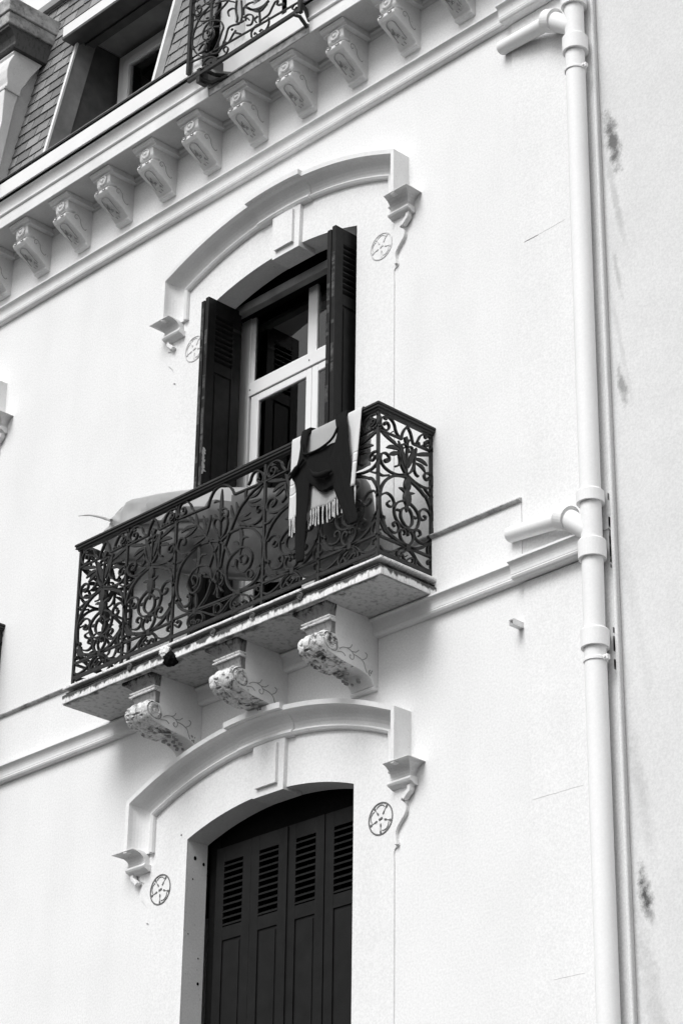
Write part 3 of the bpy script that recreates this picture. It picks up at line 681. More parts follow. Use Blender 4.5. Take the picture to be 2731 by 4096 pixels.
def hood_console(xi, zb, side, parent):
    """flared block closing each leg of a hood; xi = inner x of the leg; side +1 right, -1 left"""
    bm = bmesh.new()
    rings = []
    n = 7
    for i in range(n + 1):
        t = i / n
        e = 1 - math.cos(t * math.pi / 2)      # cavetto
        xo = .205 + .075 * e
        xin = .050 + .020 * e
        yo = -.050 - .096 * e
        z = zb - .060 + .080 * math.sin(t * math.pi / 2)
        rings.append([Vector((xi + side * xin, 0, z)), Vector((xi + side * xin, yo, z)), Vector((xi + side * xo, yo, z)), Vector((xi + side * xo, 0, z))])
    top = rings[-1]
    rings.append([v + Vector((0, 0, .004)) for v in top])
    loft(bm, rings)
    o = obj('console', bm, M['corbel'], parent)
    bm = bmesh.new()
    prof = [(0, -.062), (-.060, -.062), (-.072, -.070), (-.074, -.080), (-.066, -.092), (-.048, -.098), (-.03, -.108), (0, -.110)]
    x0, x1 = xi + side * .035, xi + side * .222
    loft(bm, [[Vector((x0, y, zb + z)) for y, z in prof], [Vector((x1, y, zb + z)) for y, z in prof]])
    obj('roll', bm, M['trim'], o, bevel=.003)
    bm = bmesh.new()
    put = lambda u, v, d: Vector((u, -.026 + d, v))
    f = side
    ribbon(bm, [(xi + f * .185, zb - .105), (xi + f * .183, zb - .135), (xi + f * .160, zb - .155), (xi + f * .135, zb - .178)], .030, .040, put)
    if side > 0:
        hs = smooth_path([Vector((a - .066, b - 6.44)) for a, b in half[2:13]], 3)
        pts = [(xi + .036 + p.x, zb + p.y) for p in hs] + [(xi + .052, zb - .05), (xi + .052, zb + hs[0].y)]
        plate_with_holes(bm, pts, [], -.026, -.001)
    obj('scroll', bm, M['wall'], o, bevel=.003)
for (xi, zb, sd, par) in ((.030, 6.440, 1, h1), (-2.100, 6.440, -1, h1), (.010, 10.375, 1, h2), (-2.010, 10.375, -1, h2)):
    hood_console(xi, zb, sd, par)

# ---- keystones
def keystone(xl, xr, zb, zt, parent=house):
    bm = bmesh.new()
    loft(bm, [[Vector((xl - .008, y, zt)), Vector((xr + .008, y, zt)), Vector((xr, y, zb)), Vector((xl, y, zb))] for y in (.12, -.040)])
    o = obj('keystone', bm, M['wall'], parent, bevel=.002)
    bm = bmesh.new()
    i = .038
    box(bm, xl + i, xr - i - .01, -.062, -.041, zb + .052, zt - .03)
    obj('raised_panel', bm, M['wall'], o)
keystone(-1.142, -.866, 6.572, 6.915)
keystone(-1.110, -.842, 10.476, 10.82)

# ---- string course between the storeys and its plain band above
SC = [(.0, 7.350), (-.030, 7.350), (-.040, 7.356), (-.046, 7.368), (-.044, 7.376)]
SC += [(-.046 - .030 * (1 - math.cos(math.pi / 2 * i / 6)), 7.378 + .066 * math.sin(math.pi / 2 * i / 6)) for i in range(7)]
SC += [(-.080, 7.447), (-.080, 7.456), (-.050, 7.457), (-.050, 7.462), (-.068, 7.462), (-.068, 7.468), (0, 7.470)]
def profile_strip(name, prof, x0, x1, m, dy=0.0, parent=house, mitre=0):
    bm = bmesh.new()
    prism_x(bm, [(y + (dy if y < 0 else 0), z) for y, z in prof], x0, x1)
    return obj(name, bm, m, parent)
st = profile_strip('string_course', SC, -9, 1.070, M['trim'])
profile_strip('string_course', SC, 1.072, 1.69, M['trim'], dy=-.036)
bm = bmesh.new()
box(bm, -9, 1.102, -.015, 0, 7.470, 7.872)
obj('plain_band', bm, M['wall'], house)
bm = bmesh.new()
prism_x(bm, [(.0, 7.858), (-.022, 7.858), (-.034, 7.864), (-.040, 7.873), (-.036, 7.882), (0, 7.892)], -9, 1.106)
obj('ledge_moulding', bm, M['ledge'], house)

# ---- upper band below the corbels
def shift_prof(p, dz, k=1.0): return [(y * k, (z - 7.35) * 1.06 + 7.35 + dz) for y, z in p]
UB = shift_prof(SC, 3.955)
profile_strip('frieze_moulding', UB, -9, 1.060, M['trim'])
profile_strip('frieze_moulding', UB, 1.062, 1.70, M['trim'], dy=-.036)
bm = bmesh.new()
box(bm, -9, 1.762, -.012, 0, 11.430, 11.87)
obj('frieze', bm, M['wall'], house)

# ================================================================ cornice, corbels and gutter
SOF = 11.908
BRK0, BRK1 = -1.523, -.467
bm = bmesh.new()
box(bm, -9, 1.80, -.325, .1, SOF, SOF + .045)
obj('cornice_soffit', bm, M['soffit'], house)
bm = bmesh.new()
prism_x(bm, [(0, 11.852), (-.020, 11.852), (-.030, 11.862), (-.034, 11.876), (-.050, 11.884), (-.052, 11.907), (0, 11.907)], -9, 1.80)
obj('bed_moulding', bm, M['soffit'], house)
CP = [(-.20, SOF + .001), (-.333, SOF + .001), (-.333, SOF + .100), (-.343, SOF + .104), (-.349, SOF + .112), (-.346, SOF + .121), (-.336, SOF + .126)]
CP += [(-.338 - .036 * (i / 7) ** 1.6 , SOF + .130 + .075 * math.sin(math.pi / 2 * i / 7)) for i in range(8)]
CP += [(-.376, SOF + .208), (-.20, SOF + .210)]
for a, b in ((-9, BRK0), (BRK1, 1.80)):
    bm = bmesh.new(); prism_x(bm, CP, a, b)
    obj('cornice', bm, M['trim'], house)
    bm = bmesh.new()
    prism_x(bm, [(-.20, 12.1335), (-.372, 12.1335), (-.402, 12.1335), (-.402, 12.262), (-.385, 12.262), (-.385, 12.255), (-.20, 12.25)], a, b if b < 0 else b)
    g = obj('gutter', bm, M['whitemet'], house)
    bm = bmesh.new()
    prism_x(bm, [(-.20, 12.24), (-.390, 12.263), (-.390, 12.296), (-.20, 12.30)], a, b)
    prism_x(bm, [(-.20, 12.119), (-.384, 12.119), (-.384, 12.1325), (-.20, 12.1325)], a, b)
    obj('gutter_shade', bm, M['gap'], house)  # black strips painting the shadow lines above and below the gutter face
    bm = bmesh.new()
    prism_x(bm, [(-.22, 12.297), (-.398, 12.297), (-.404, 12.300), (-.404, 12.306), (-.392, 12.309), (-.22, 12.309)], a, min(b, -1.66) if a < -2 else b)
    obj('gutter_lip', bm, M['zinc'], house)
# bare, weathered slab where the gutter is cut away under the dormer railing
bm = bmesh.new()
box(bm, BRK0 + .002, BRK1 - .002, -.334, -.10, SOF + .001, SOF + .062)
box(bm, BRK0 + .002, BRK1 - .002, -.345, -.12, SOF + .063, SOF + .078)
obj('bare_cornice_edge', bm, M['ledge'], house, bevel=.004)
bm = bmesh.new()
loft(bm, [[Vector((BRK0 - .001 + t, y, z)) for y, z in ((-.20, SOF + .08), (-.34, SOF + .10), (-.40, SOF + .21), (-.41, 12.262), (-.20, 12.262))] for t in (0, .012)])
obj('cut_end', bm, M['zincd'], house)
bm = bmesh.new()
loft(bm, [[Vector((BRK1 - .012 + t, y, z)) for y, z in ((-.20, SOF + .08), (-.34, SOF + .10), (-.40, SOF + .21), (-.41, 12.262), (-.20, 12.262))] for t in (0, .013)])
obj('cut_end', bm, M['zincd'], house)

def corbel_mesh(w):
    bm = bmesh.new()
    prof = [(0, 11.872), (-.256, 11.872), (-.258, 11.862), (-.252, 11.80), (-.244, 11.786), (-.180, 11.784), (-.170, 11.768), (-.215, 11.764), (-.252, 11.752),
            (-.272, 11.735), (-.274, 11.712), (-.255, 11.690), (-.205, 11.662), (-.155, 11.640), (-.110, 11.612), (-.078, 11.585), (-.056, 11.567), (-.056, 11.548), (-.045, 11.545), (0, 11.545)]
    prism_x(bm, prof, -w, 0)
    return bm
CW = .155
xr0 = -2.726
proto = None
for k in range(-4, 10):
    xr = xr0 + .5035 * k
    if proto is None:
        c = obj('corbel', corbel_mesh(CW), M['corbel'], house, bevel=.006)
        # carved face: framed leaf panel, rosette boss, small volutes, side scroll
        bm = bmesh.new()
        prof = [(0, SOF - .001), (-.300, SOF - .001), (-.302, SOF - .014), (-.288, SOF - .022), (-.280, SOF - .034), (-.262, SOF - .038), (-.262, SOF - .05), (0, SOF - .05)]
        prism_x(bm, prof, -CW - .040, .040)
        obj('abacus', bm, M['corbel'], c, bevel=.004)
        bm = bmesh.new()
        cx = -CW / 2
        disc = [Vector((cx + .046 * math.cos(a), 0, 11.828 + .038 * math.sin(a))) for a in [2 * math.pi * i / 16 for i in range(16)]]
        loft(bm, [[p + Vector((0, -.252, 0)) for p in disc], [p + Vector((0, -.266, 0)) for p in disc], [Vector((cx, 0, 11.828)) + (p - Vector((cx, 0, 11.828))) * .7 + Vector((0, -.268, 0)) for p in disc],
                  [Vector((cx, 0, 11.828)) + (p - Vector((cx, 0, 11.828))) * .6 + Vector((0, -.260, 0)) for p in disc], [Vector((cx, 0, 11.828)) + (p - Vector((cx, 0, 11.828))) * .3 + Vector((0, -.272, 0)) for p in disc]])
        obj('boss', bm, M['corbel'], c, smooth=False)
        bm = bmesh.new()
        # groove shade painted as dark ribs: eyes on the bulge, arch of the leaf panel, side scroll
        putf = lambda u, v, d: Vector((u, -.276 + abs(11.725 - v) * .45 + d, v))
        for s in (-1, 1):
            ribbon(bm, [(cx + s * .070, 11.752), (cx + s * .046, 11.742), (cx + s * .026, 11.748), (cx + s * .022, 11.728), (cx + s * .040, 11.716), (cx + s * .060, 11.722)], .007, .010, putf)
        def under(u, t, d):       # t runs along the sloping underside
            A = Vector((0, -.246, 11.688)); B = Vector((0, -.066, 11.572))
            p = A.lerp(B, t)
            nrm = Vector((0, -.57, -.82))
            return Vector((u, 0, 0)) + p + nrm * (.004 + d)
        pu = lambda u, v, d: under(u, v, d)
        arcp = [(cx - .038, .78)] + [(cx - .038 * math.cos(a), .20 - .17 * math.sin(a)) for a in [math.pi * i / 8 for i in range(9)]] + [(cx + .038, .78)]
        def rib_under(pts, wd):
            P = smooth_path([Vector(p) for p in pts], 2)
            rings = []
            for i, p in enumerate(P):
                tn = (P[min(i + 1, len(P) - 1)] - P[max(i - 1, 0)]); tn = Vector((tn.x, tn.y * .21)).normalized()
                nn = Vector((-tn.y, tn.x / .21))
                rings.append([under(p.x + nn.x * wd * a, p.y + nn.y * wd * a, b) for a, b in ((.5, 0), (0, .005), (-.5, 0), (0, -.005))])
            loft(bm, rings)
        rib_under(arcp, .008)
        for q in range(12):
            u = cx + random.uniform(-.026, .026); t = random.uniform(.28, .9)
            rib_under([(u, t), (u + random.uniform(-.008, .008), t + .05), (u + random.uniform(-.01, .01), t + .10)], random.uniform(.004, .008))
        puts = lambda u, v, d: Vector((.0015 + d * .3, u, v))
        sp = [(-.165 + (.034 - .004 * i) * math.cos(.9 * i) * .9, 11.738 + (.034 - .004 * i) * math.sin(.9 * i)) for i in range(8)]
        ribbon(bm, sp[::-1], .005, .006, puts)
        ribbon(bm, [(-.128, 11.742), (-.120, 11.70), (-.100, 11.672), (-.075, 11.662), (-.066, 11.676)], .006, .006, puts)
        obj('groove_shade', bm, M['faint'], c)
        bm = bmesh.new()
        box(bm, cx - .034, cx + .034, -.060, -.058, 11.55, 11.56)
        bm.free()
        proto = c
        base = xr
        c.location.x = xr - (0)
        for ch in c.children: pass
    else:
        c = copy_tree(proto, house, (.5035 * (k + 4), 0, 0))
        base = xr
    c['group'] = 'carved corbels under the cornice'

# ================================================================ mansard roof and dormers
def mans_y(z): return -.30 + .198 * (z - 12.43)
MZ0, MZ1 = 12.22, 14.31
DX0, DX1, DZT = -3.50, -2.205, 13.66          # inset dormer
bm = bmesh.new()
def mans_quad(x0, x1, z0, z1, off=0.012):
    vs = [bm.verts.new(Vector((x, mans_y(z) + off, z))) for x, z in ((x0, z0), (x1, z0), (x1, z1), (x0, z1))]
    bm.faces.new(vs)
for (a, b, c_, d) in ((-9, DX0, MZ0, MZ1), (DX0, DX1, DZT, MZ1), (DX1, -1.57, MZ0, MZ1), (-.40, 1.8, MZ0, MZ1)):
    mans_quad(a, b, c_, d)
roofb = obj('roof', bm, M['gap'], house)
bm = bmesh.new()
lay = bm.faces.layers.float.new('tone_f')
tones = []
def slate(x0, x1, z, h, tone):
    t = .011
    y0, y1 = mans_y(z), mans_y(z + h)
    o = random.uniform(0, .003)
    c8 = [Vector((x0, y0 - t - o, z)), Vector((x1, y0 - t - o * .6, z)), Vector((x1, y1 - .001, z + h)), Vector((x0, y1 - .001, z + h)),
          Vector((x0, y0 + .004, z)), Vector((x1, y0 + .004, z)), Vector((x1, y1 + .006, z + h)), Vector((x0, y1 + .006, z + h))]
    v = [bm.verts.new(p) for p in c8]
    for q in ((0, 1, 2, 3), (0, 4, 5, 1), (1, 5, 6, 2), (0, 3, 7, 4), (4, 7, 6, 5), (3, 2, 6, 7)):
        bm.faces.new([v[i] for i in q]); tones.append(tone)
row = 0
z = 12.255
while z < MZ1 - .05:
    x = -4.6 + (.085 if row % 2 else 0)
    while x < -1.62:
        wdt = .170 + random.uniform(-.004, .004)
        a, b = x, min(x + wdt, -1.585)
        h = .118
        ok = True
        if b > DX0 - .005 and a < DX1 + .12 and z < DZT + .07:
            if a < DX0 - .03: b = DX0 - .005
            elif b > DX1 + .15: a = max(a, DX1 + .125)
            else: ok = False
        if ok and b - a > .02: slate(a + .004, b - .004, z + random.uniform(-.002, .002), min(h, MZ1 - z), random.random())
        x += wdt
    z += .113
    row += 1
sl = obj('slate_tiles', bm, M['slate'], roofb)
at = sl.data.attributes.new('tone', 'FLOAT', 'FACE')
for i in range(min(len(tones), len(at.data))): at.data[i].value = tones[i]

# upper white curb and gutter over the slates
bm = bmesh.new()
prism_x(bm, [(.06, 14.31), (.03, 14.31), (.00, 14.34), (.00, 14.60), (-.05, 14.64), (-.05, 14.95), (.4, 14.95), (.4, 14.31)], -9, 1.8)
obj('upper_curb', bm, M['whitemet'], house)
bm = bmesh.new()
prism_x(bm, [(.02, 14.300), (.035, 14.285), (.05, 14.285), (.07, 14.312)], -9, 1.8)
tube(bm, [(-3.9, -.015, 14.318), (-3.4, -.02, 14.33), (-2.9, -.015, 14.31)], .012, 8)
obj('curb_flashing', bm, M['zincd'], house)

# inset dormer: cheeks following the roof slope, ceiling, header, window
ins = empty('inset_dormer', (-2.85, 0, 12.3), house)
ins.matrix_parent_inverse = world_of(house).inverted()
def cheek(bm, x, th, z0, z1, ya, yb, inside):
    """side wall of the recess from the roof slope (offset ya) to depth"""
    pts = [(mans_y(z0) + ya, z0), (mans_y(z1) + ya, z1)]
    if callable(yb): pts += [(yb(z1), z1), (yb(z0), z0)]
    else: pts += [(yb, z1), (yb, z0)]
    loft(bm, [[Vector((x, y, z)) for y, z in pts], [Vector((x + th, y, z)) for y, z in pts]])
bm = bmesh.new()
cheek(bm, DX0, -.03, 12.27, DZT, .002, lambda z: mans_y(z) + .165, 1)
obj('cheek', bm, M['zinc'], ins)
bm = bmesh.new()
cheek(bm, DX0 - .004, -.03, 12.27, DZT, .166, .40, 1)
obj('inner_cheek', bm, M['zincd'], ins)  # shade of the deeper cheek put in as a darker zinc
bm = bmesh.new()
cheek(bm, DX1, .03, 12.27, DZT, .002, .40, 1)
obj('cheek', bm, M['zinc'], ins)
bm = bmesh.new()
for x0 in (DX0 - .026, DX1 - .004):
    bm = bmesh.new()
    loft(bm, [[Vector((x0, mans_y(z) - .014, z)), Vector((x0 + .030, mans_y(z) - .014, z)), Vector((x0 + .030, mans_y(z) + .004, z)), Vector((x0, mans_y(z) + .004, z))] for z in (12.28, DZT - .07)])
    obj('edge_trim', bm, M['whitemet'], ins)
bm = bmesh.new()
loft(bm, [[Vector((DX1 + .026, mans_y(z) - .010, z)), Vector((DX1 + .12, mans_y(z) - .010, z)), Vector((DX1 + .12, mans_y(z) + .01, z)), Vector((DX1 + .026, mans_y(z) + .01, z))] for z in (12.28, DZT + .05)])
obj('side_flashing', bm, M['zinc'], ins)
bm = bmesh.new()
box(bm, DX0, DX1, .085, .40, DZT, DZT + .03)
obj('ceiling', bm, M['zinc'], ins)
bm = bmesh.new()
yh = mans_y(13.6)
box(bm, DX0 - .06, DX1 + .06, yh - .125, yh + .02, 13.575, 13.60)
box(bm, DX0, DX1, yh + .02, .084, 13.605, 13.66)
box(bm, DX0, DX1, yh + .06, yh + .068, 13.585, 13.605)
obj('header', bm, M['zincd'], ins)
bm = bmesh.new()
box(bm, DX0 - .055, DX1 + .055, yh - .124, yh - .01, 13.601, 13.70)
obj('header_fascia', bm, M['whitemet'], ins)
bm = bmesh.new()
box(bm, DX0 - .05, DX1 + .05, .401, .43, 12.2, 13.8)
obj('back_wall', bm, M['zinc'], ins)
bm = bmesh.new()
X0, X1, Z1 = -3.47, -2.23, 13.62
box(bm, X0, X0 + .075, .33, .40, 12.3, Z1); box(bm, X1 - .075, X1, .33, .40, 12.3, Z1); box(bm, X0 + .075, X1 - .075, .33, .40, Z1 - .06, Z1)
for a, b in ((X0 + .085, (X0 + X1) / 2 - .005), ((X0 + X1) / 2 + .005, X1 - .085)):
    box(bm, a, a + .06, .315, .37, 12.3, Z1 - .075); box(bm, b - .06, b, .315, .37, 12.3, Z1 - .075); box(bm, a + .06, b - .06, .315, .37, Z1 - .135, Z1 - .075)
dw = obj('window_frame', bm, M['whitewood'], ins, bevel=.004)
bm = bmesh.new()
for a, b in ((X0 + .145, (X0 + X1) / 2 - .065), ((X0 + X1) / 2 + .065, X1 - .145)):
    box(bm, a, b, .34, .346, 12.3, Z1 - .135)
obj('pane', bm, M['glass'], dw)
bm = bmesh.new(); box(bm, X0 + .1, X1 - .1, .375, .395, 12.3, Z1 - .08); obj('dark_room', bm, M['room'], dw)

# pitched board closing the gutter beside the railing, and railed dormer with white front
bm = bmesh.new()
box(bm, -9, -1.70, -.371, -.30, 12.262, 12.286)
obj('gutter_board', bm, M['gap'], house)
rd = empty('railed_dormer', (-1, 0, 12), house)
rd.matrix_parent_inverse = world_of(house).inverted()
bm = bmesh.new()
box(bm, -1.585, -.40, -.21, .3, SOF + .046, 12.36)
box(bm, -1.585, -1.42, -.20, .3, 12.36, 14.3)
box(bm, -.56, -.40, -.20, .3, 12.36, 14.3)
box(bm, -1.42, -.56, -.19, .3, 14.0, 14.3)
obj('dormer_wall', bm, M['whitemet'], rd, bevel=.004)
bm = bmesh.new()
for a, b in ((-1.42, -1.34), (-1.02, -.96), (-.64, -.56)): box(bm, a, b, -.10, -.05, 12.36, 14.0)
box(bm, -1.34, -.64, -.10, -.05, 12.36, 12.75)
obj('window_frame', bm, M['whitewood'], rd, bevel=.004)
bm = bmesh.new(); box(bm, -1.34, -.64, -.08, -.074, 12.75, 14.0); obj('pane', bm, M['glass'], rd)
bm = bmesh.new()
loft(bm, [[Vector((x, -.212, 11.99)), Vector((x, -.212, 12.12)), Vector((x, -.30, 11.99))] for x in (-1.10, -1.085)])
obj('fillet', bm, M['ledge'], rd)
IRONW = 1.22
rl = empty('dormer_railing', (-1, -.43, 12), house)
rl.matrix_parent_inverse = world_of(house).inverted()
bm = bmesh.new()
for xx in (-1.635, -.455):
    bm = bmesh.new(); box(bm, xx - .014, xx + .014, -.446, -.416, 12.02 if xx > -1 else 12.11, 13.02)
    obj('post', bm, M['iron'], rl)
bm = bmesh.new()
box(bm, -1.635, -.455, -.442, -.420, 12.035, 12.060)
obj('bottom_bar', bm, M['iron'], rl)
bm = bmesh.new()
box(bm, -1.66, -.43, -.455, -.41, 13.02, 13.05)
obj('rail', bm, M['iron'], rl)
bm = bmesh.new()
put = lambda u, v, d: Vector((u, -.43 + d, v))
for wd, pts in TOPRAIL:
    lf = isinstance(wd, str)
    ribbon(bm, pts, (float(wd[1:]) if lf else wd) / 1000, .014, put, leaf=lf)
# upper half, out of the picture, mirrors the lower
for wd, pts in TOPRAIL[2:24:2]:
    lf = isinstance(wd, str)
    ribbon(bm, [(a, 25.10 - b) for a, b in pts if True], (float(wd[1:]) if lf else wd) / 1000, .014, put, leaf=lf)
obj('scrollwork', bm, M['iron'], rl)
bm = bmesh.new()
tube(bm, [(-1.50, -.40, 12.11), (-1.40, -.36, 12.03), (-1.30, -.30, 12.0)], .024, 8)
tube(bm, [(-1.52, -.415, 12.02), (-1.46, -.36, 11.985), (-1.30, -.33, 11.98)], .016, 8)
box(bm, -1.535, -1.50, -.44, -.36, 11.98, 12.10)
tube(bm, [(-.50, -.44, 12.02), (-.47, -.42, 12.0), (-.455, -.36, 11.93)], .014, 8)
obj('bracket', bm, M['iron'], rl)

IRONW = 1.0
# stone dormer at the left, seen from its flank
sdm = empty('stone_dormer', (-4.6, 0, 12.3), house)
sdm.matrix_parent_inverse = world_of(house).inverted()
FX = -3.95
bm = bmesh.new()
box(bm, -6.2, FX - .14, -.36, .35, 12.15, 13.80)
obj('dormer_wall', bm, M['trim'], sdm)
bm = bmesh.new()       # pilaster front leaning slab following the flank
loft(bm, [[Vector((x, y, z)) for y, z in ((-.520, 12.31), (-.440, 12.86), (-.44, 13.17), (-.30, 13.17), (-.325, 13.07), (-.43, 12.31))] for x in (FX - .20, FX)])
loft(bm, [[Vector((x, y, z)) for y, z in ((-.44, 12.31), (-.32, 13.08), (-.20, 13.62), (-.05, 13.62), (-.28, 12.31))] for x in (FX - .20, FX - .055)])
obj('pilaster', bm, M['trim'], sdm, bevel=.006)
bm = bmesh.new()       # scroll console
pr = [(-.10, 13.57), (-.385, 13.575), (-.400, 13.55), (-.385, 13.53), (-.40, 13.50), (-.425, 13.44), (-.44, 13.36), (-.436, 13.29), (-.425, 13.24), (-.43, 13.205), (-.447, 13.195), (-.447, 13.17), (-.29, 13.16), (-.29, 13.22), (-.20, 13.40)]
loft(bm, [[Vector((x, y, z)) for y, z in pr] for x in (FX - .22, FX + .012)])
obj('scroll_console', bm, M['corbel'], sdm, bevel=.006)
bm = bmesh.new()       # capital mouldings
pr = [(-.05, 13.575), (-.41, 13.575), (-.425, 13.60), (-.41, 13.61), (-.405, 13.64), (-.42, 13.69), (-.455, 13.735), (-.485, 13.745), (-.485, 13.77), (0, 13.77)]
loft(bm, [[Vector((x, y, z)) for y, z in pr] for x in (FX - .25, FX + .045)])
obj('capital', bm, M['oldstone'], sdm, bevel=.005)
bm = bmesh.new()
box(bm, -6.3, FX + .06, -.50, .05, 13.775, 13.885)
box(bm, -6.3, FX + .075, -.515, .035, 13.887, 14.03)
obj('cornice_block', bm, M['ledge'], sdm, bevel=.008)
bm = bmesh.new()
loft(bm, [[Vector((x, y, z)) for y, z in ((.04, 13.66), (.06, 14.06), (.09, 14.06), (.075, 13.66))] for x in (FX - .1, FX + .078)])
obj('flashing', bm, M['whitemet'], sdm)

# solid volume behind everything
bm = bmesh.new()
box(bm, -9, 1.755, 3.6, 9, 0, 14.3)
box(bm, -9, 1.755, .46, 3.6, 11.0, 11.9)
box(bm, -9, 1.755, .46, 3.6, 12.0, 14.28)
box(bm, 1.70, 1.755, .45, 3.6, 0, 11.9); box(bm, -9, -8.95, .45, 3.6, 0, 11.9)
obj('rear_wall', bm, M['wall'], house)
# ================================================================ windows and shutters
def leaf(bm, put, width, z0, z1, lz0, lz1, t=.034, tilt=1, nsl=10, panel=True, mi=0):
    """one louvred shutter leaf; put(u, d, z): u across, d through the thickness"""
    def bx(u0, u1, d0, d1, a, b):
        c = [put(u, d, z) for z in (a, b) for u, d in ((u0, d0), (u1, d0), (u1, d1), (u0, d1))]
        v = [bm.verts.new(p) for p in c]
        for q in ((0, 1, 2, 3), (4, 7, 6, 5), (0, 4, 5, 1), (1, 5, 6, 2), (2, 6, 7, 3), (3, 7, 4, 0)):
            bm.faces.new([v[i] for i in q]).material_index = mi
    sw = min(.078, width * .23)
    bx(0, sw, 0, t, z0, z1); bx(width - sw, width, 0, t, z0, z1)
    bx(sw, width - sw, 0.001, t - .001, lz1, z1)
    bx(sw, width - sw, 0.001, t - .001, lz0 - .085, lz0)
    bx(sw, width - sw, 0.001, t - .001, z0, z0 + .14)
    bx(sw, width - sw, .010, t - .010, z0 + .14, lz0 - .085)
    if panel:
        bx(sw + .018, width - sw - .018, .003, t - .003, z0 + .16, lz0 - .105)
    p = (lz1 - lz0) / nsl
    for i in range(nsl):
        zc = lz0 + (i + .5) * p
        a, b = (zc - p * .36, zc + p * .30)
        c = []
        for u in (sw, width - sw):
            c += [put(u, -.002, a), put(u, -.002, a + .010), put(u, t + .002, b + .006), put(u, t + .002, b - .004)] if tilt > 0 else \
                 [put(u, t + .002, a), put(u, t + .002, a + .010), put(u, -.002, b + .006), put(u, -.002, b - .004)]
        v = [bm.verts.new(q) for q in c]
        for q in ((0, 1, 2, 3), (4, 7, 6, 5), (0, 4, 5, 1), (1, 5, 6, 2), (2, 6, 7, 3), (3, 7, 4, 0)):
            bm.faces.new([v[i] for i in q]).material_index = mi

def open_shutter(name, xf, side, ztop, y0, y1, lz0, lz1, parent):
    """folded pair of leaves standing out from the wall; xf is the face turned to the camera"""
    s = empty(name, (xf, y1, 8.9), parent)
    s.matrix_parent_inverse = world_of(parent).inverted()
    for j in range(2):
        bm = bmesh.new()
        off = j * .040
        yo = y0 - .004 * j
        leaf(bm, lambda u, d, z, o=off, yy=yo: Vector((xf - o - d, yy + u, z)), y1 - y0, 7.66 - .01 * j, ztop - .018 * j, lz0, lz1, tilt=-1, nsl=9)
        obj('shutter_leaf', bm, M['shutter'], s, bevel=.002)
        bm = bmesh.new()
        for q in range(16):      # paint worn off the standing edge
            zz = random.uniform(7.8, ztop - .1); h = random.uniform(.02, .14)
            box(bm, xf - off - .030, xf - off - .0045, yo - .0012, yo - .0004, zz, zz + h)
        obj('worn_edge', bm, M['shutedge'], s)
    bm = bmesh.new()
    for zz in (7.95, 9.1, 10.25):
        tube(bm, [(xf - .05, y1 + .004, zz - .05), (xf - .05, y1 + .004, zz + .05)], .008, 8)
        box(bm, xf + .0, xf + .003, y1 - .07, y1, zz - .012, zz + .012)
    obj('hinge', bm, M['iron'], s)
    return s
bays = []
osl = open_shutter('open_shutter', -1.712, -1, 10.425, -.085, .225, 9.93, 10.315, house)
osr = open_shutter('open_shutter', -.345, 1, 10.362, -.165, .150, 9.86, 10.255, house)
bm = bmesh.new()      # flaked paint low on the left shutter
for q in range(9):
    zz = 9.02 + q * .022; yy = -.095 + random.uniform(0, .006)
    pts = [Vector((-1.7112, yy + .006, zz)), Vector((-1.7112, yy + random.uniform(.02, .045), zz + .01)), Vector((-1.7112, yy + random.uniform(.015, .035), zz + .03)), Vector((-1.7112, yy + .008, zz + .034))]
    vs = [bm.verts.new(p) for p in pts]; vs2 = [bm.verts.new(p + Vector((.0012, 0, 0))) for p in pts]
    bm.faces.new(vs2); bm.faces.new(vs[::-1])
obj('flaked_patch', bm, M['flake'], osl)

fw = empty('french_window', (UX, .28, 9), house)
fw.matrix_parent_inverse = world_of(house).inverted()
YF = .280
bm = bmesh.new()
def vb(x0, x1, z0, z1, y0=YF, y1=YF + .075): box(bm, x0, x1, y0, y1, z0, z1)
vb(-1.775, -1.672, 7.6, 10.42); vb(-.407, -.303, 7.6, 10.42)
vb(-1.672, -.407, 9.742, 9.842, YF - .004)
vb(-1.672, -1.636, 9.842, 10.42, YF + .012); vb(-.443, -.407, 9.842, 10.42, YF + .012)
vb(-1.082, -.992, 9.842, 10.42, YF + .006)
vb(-1.636, -1.082, 10.385, 10.42, YF + .012); vb(-.992, -.443, 10.385, 10.42, YF + .012)
vb(-1.636, -1.082, 9.842, 9.862, YF + .012); vb(-.992, -.443, 9.842, 9.862, YF + .012)
obj('frame', bm, M['whitewood'], fw, bevel=.004)
for a, b in ((-1.655, -1.036), (-1.032, -.425)):
    bm = bmesh.new()
    sw = .078 if a < -1.5 else .058
    s2 = .055 if a < -1.5 else .078
    vb(a, a + sw, 7.62, 9.736, YF + .006); vb(b - s2, b, 7.62, 9.736, YF + .006)
    vb(a + sw, b - s2, 9.678, 9.736, YF + .006); vb(a + sw, b - s2, 7.62, 7.80, YF + .006)
    l = obj('casement', bm, M['whitewood'], fw, bevel=.006)
    bm = bmesh.new(); vb(a + sw, b - s2, 7.8, 9.678, YF + .020, YF + .024); obj('pane', bm, M['glass'], l)
bm = bmesh.new(); vb(-1.636, -1.082, 9.862, 10.385, YF + .020, YF + .024); obj('pane', bm, M['glass'], fw)
bm = bmesh.new(); vb(-.992, -.443, 9.862, 10.385, YF + .020, YF + .024); obj('pane', bm, M['glass'], fw)
bm = bmesh.new()
for xx in (-1.655, -1.05, -.43):
    for zz in (9.79,): tube(bm, [(xx, YF - .007, zz), (xx, YF - .003, zz)], .006, 8)
obj('screw_cap', bm, M['zincd'], fw)
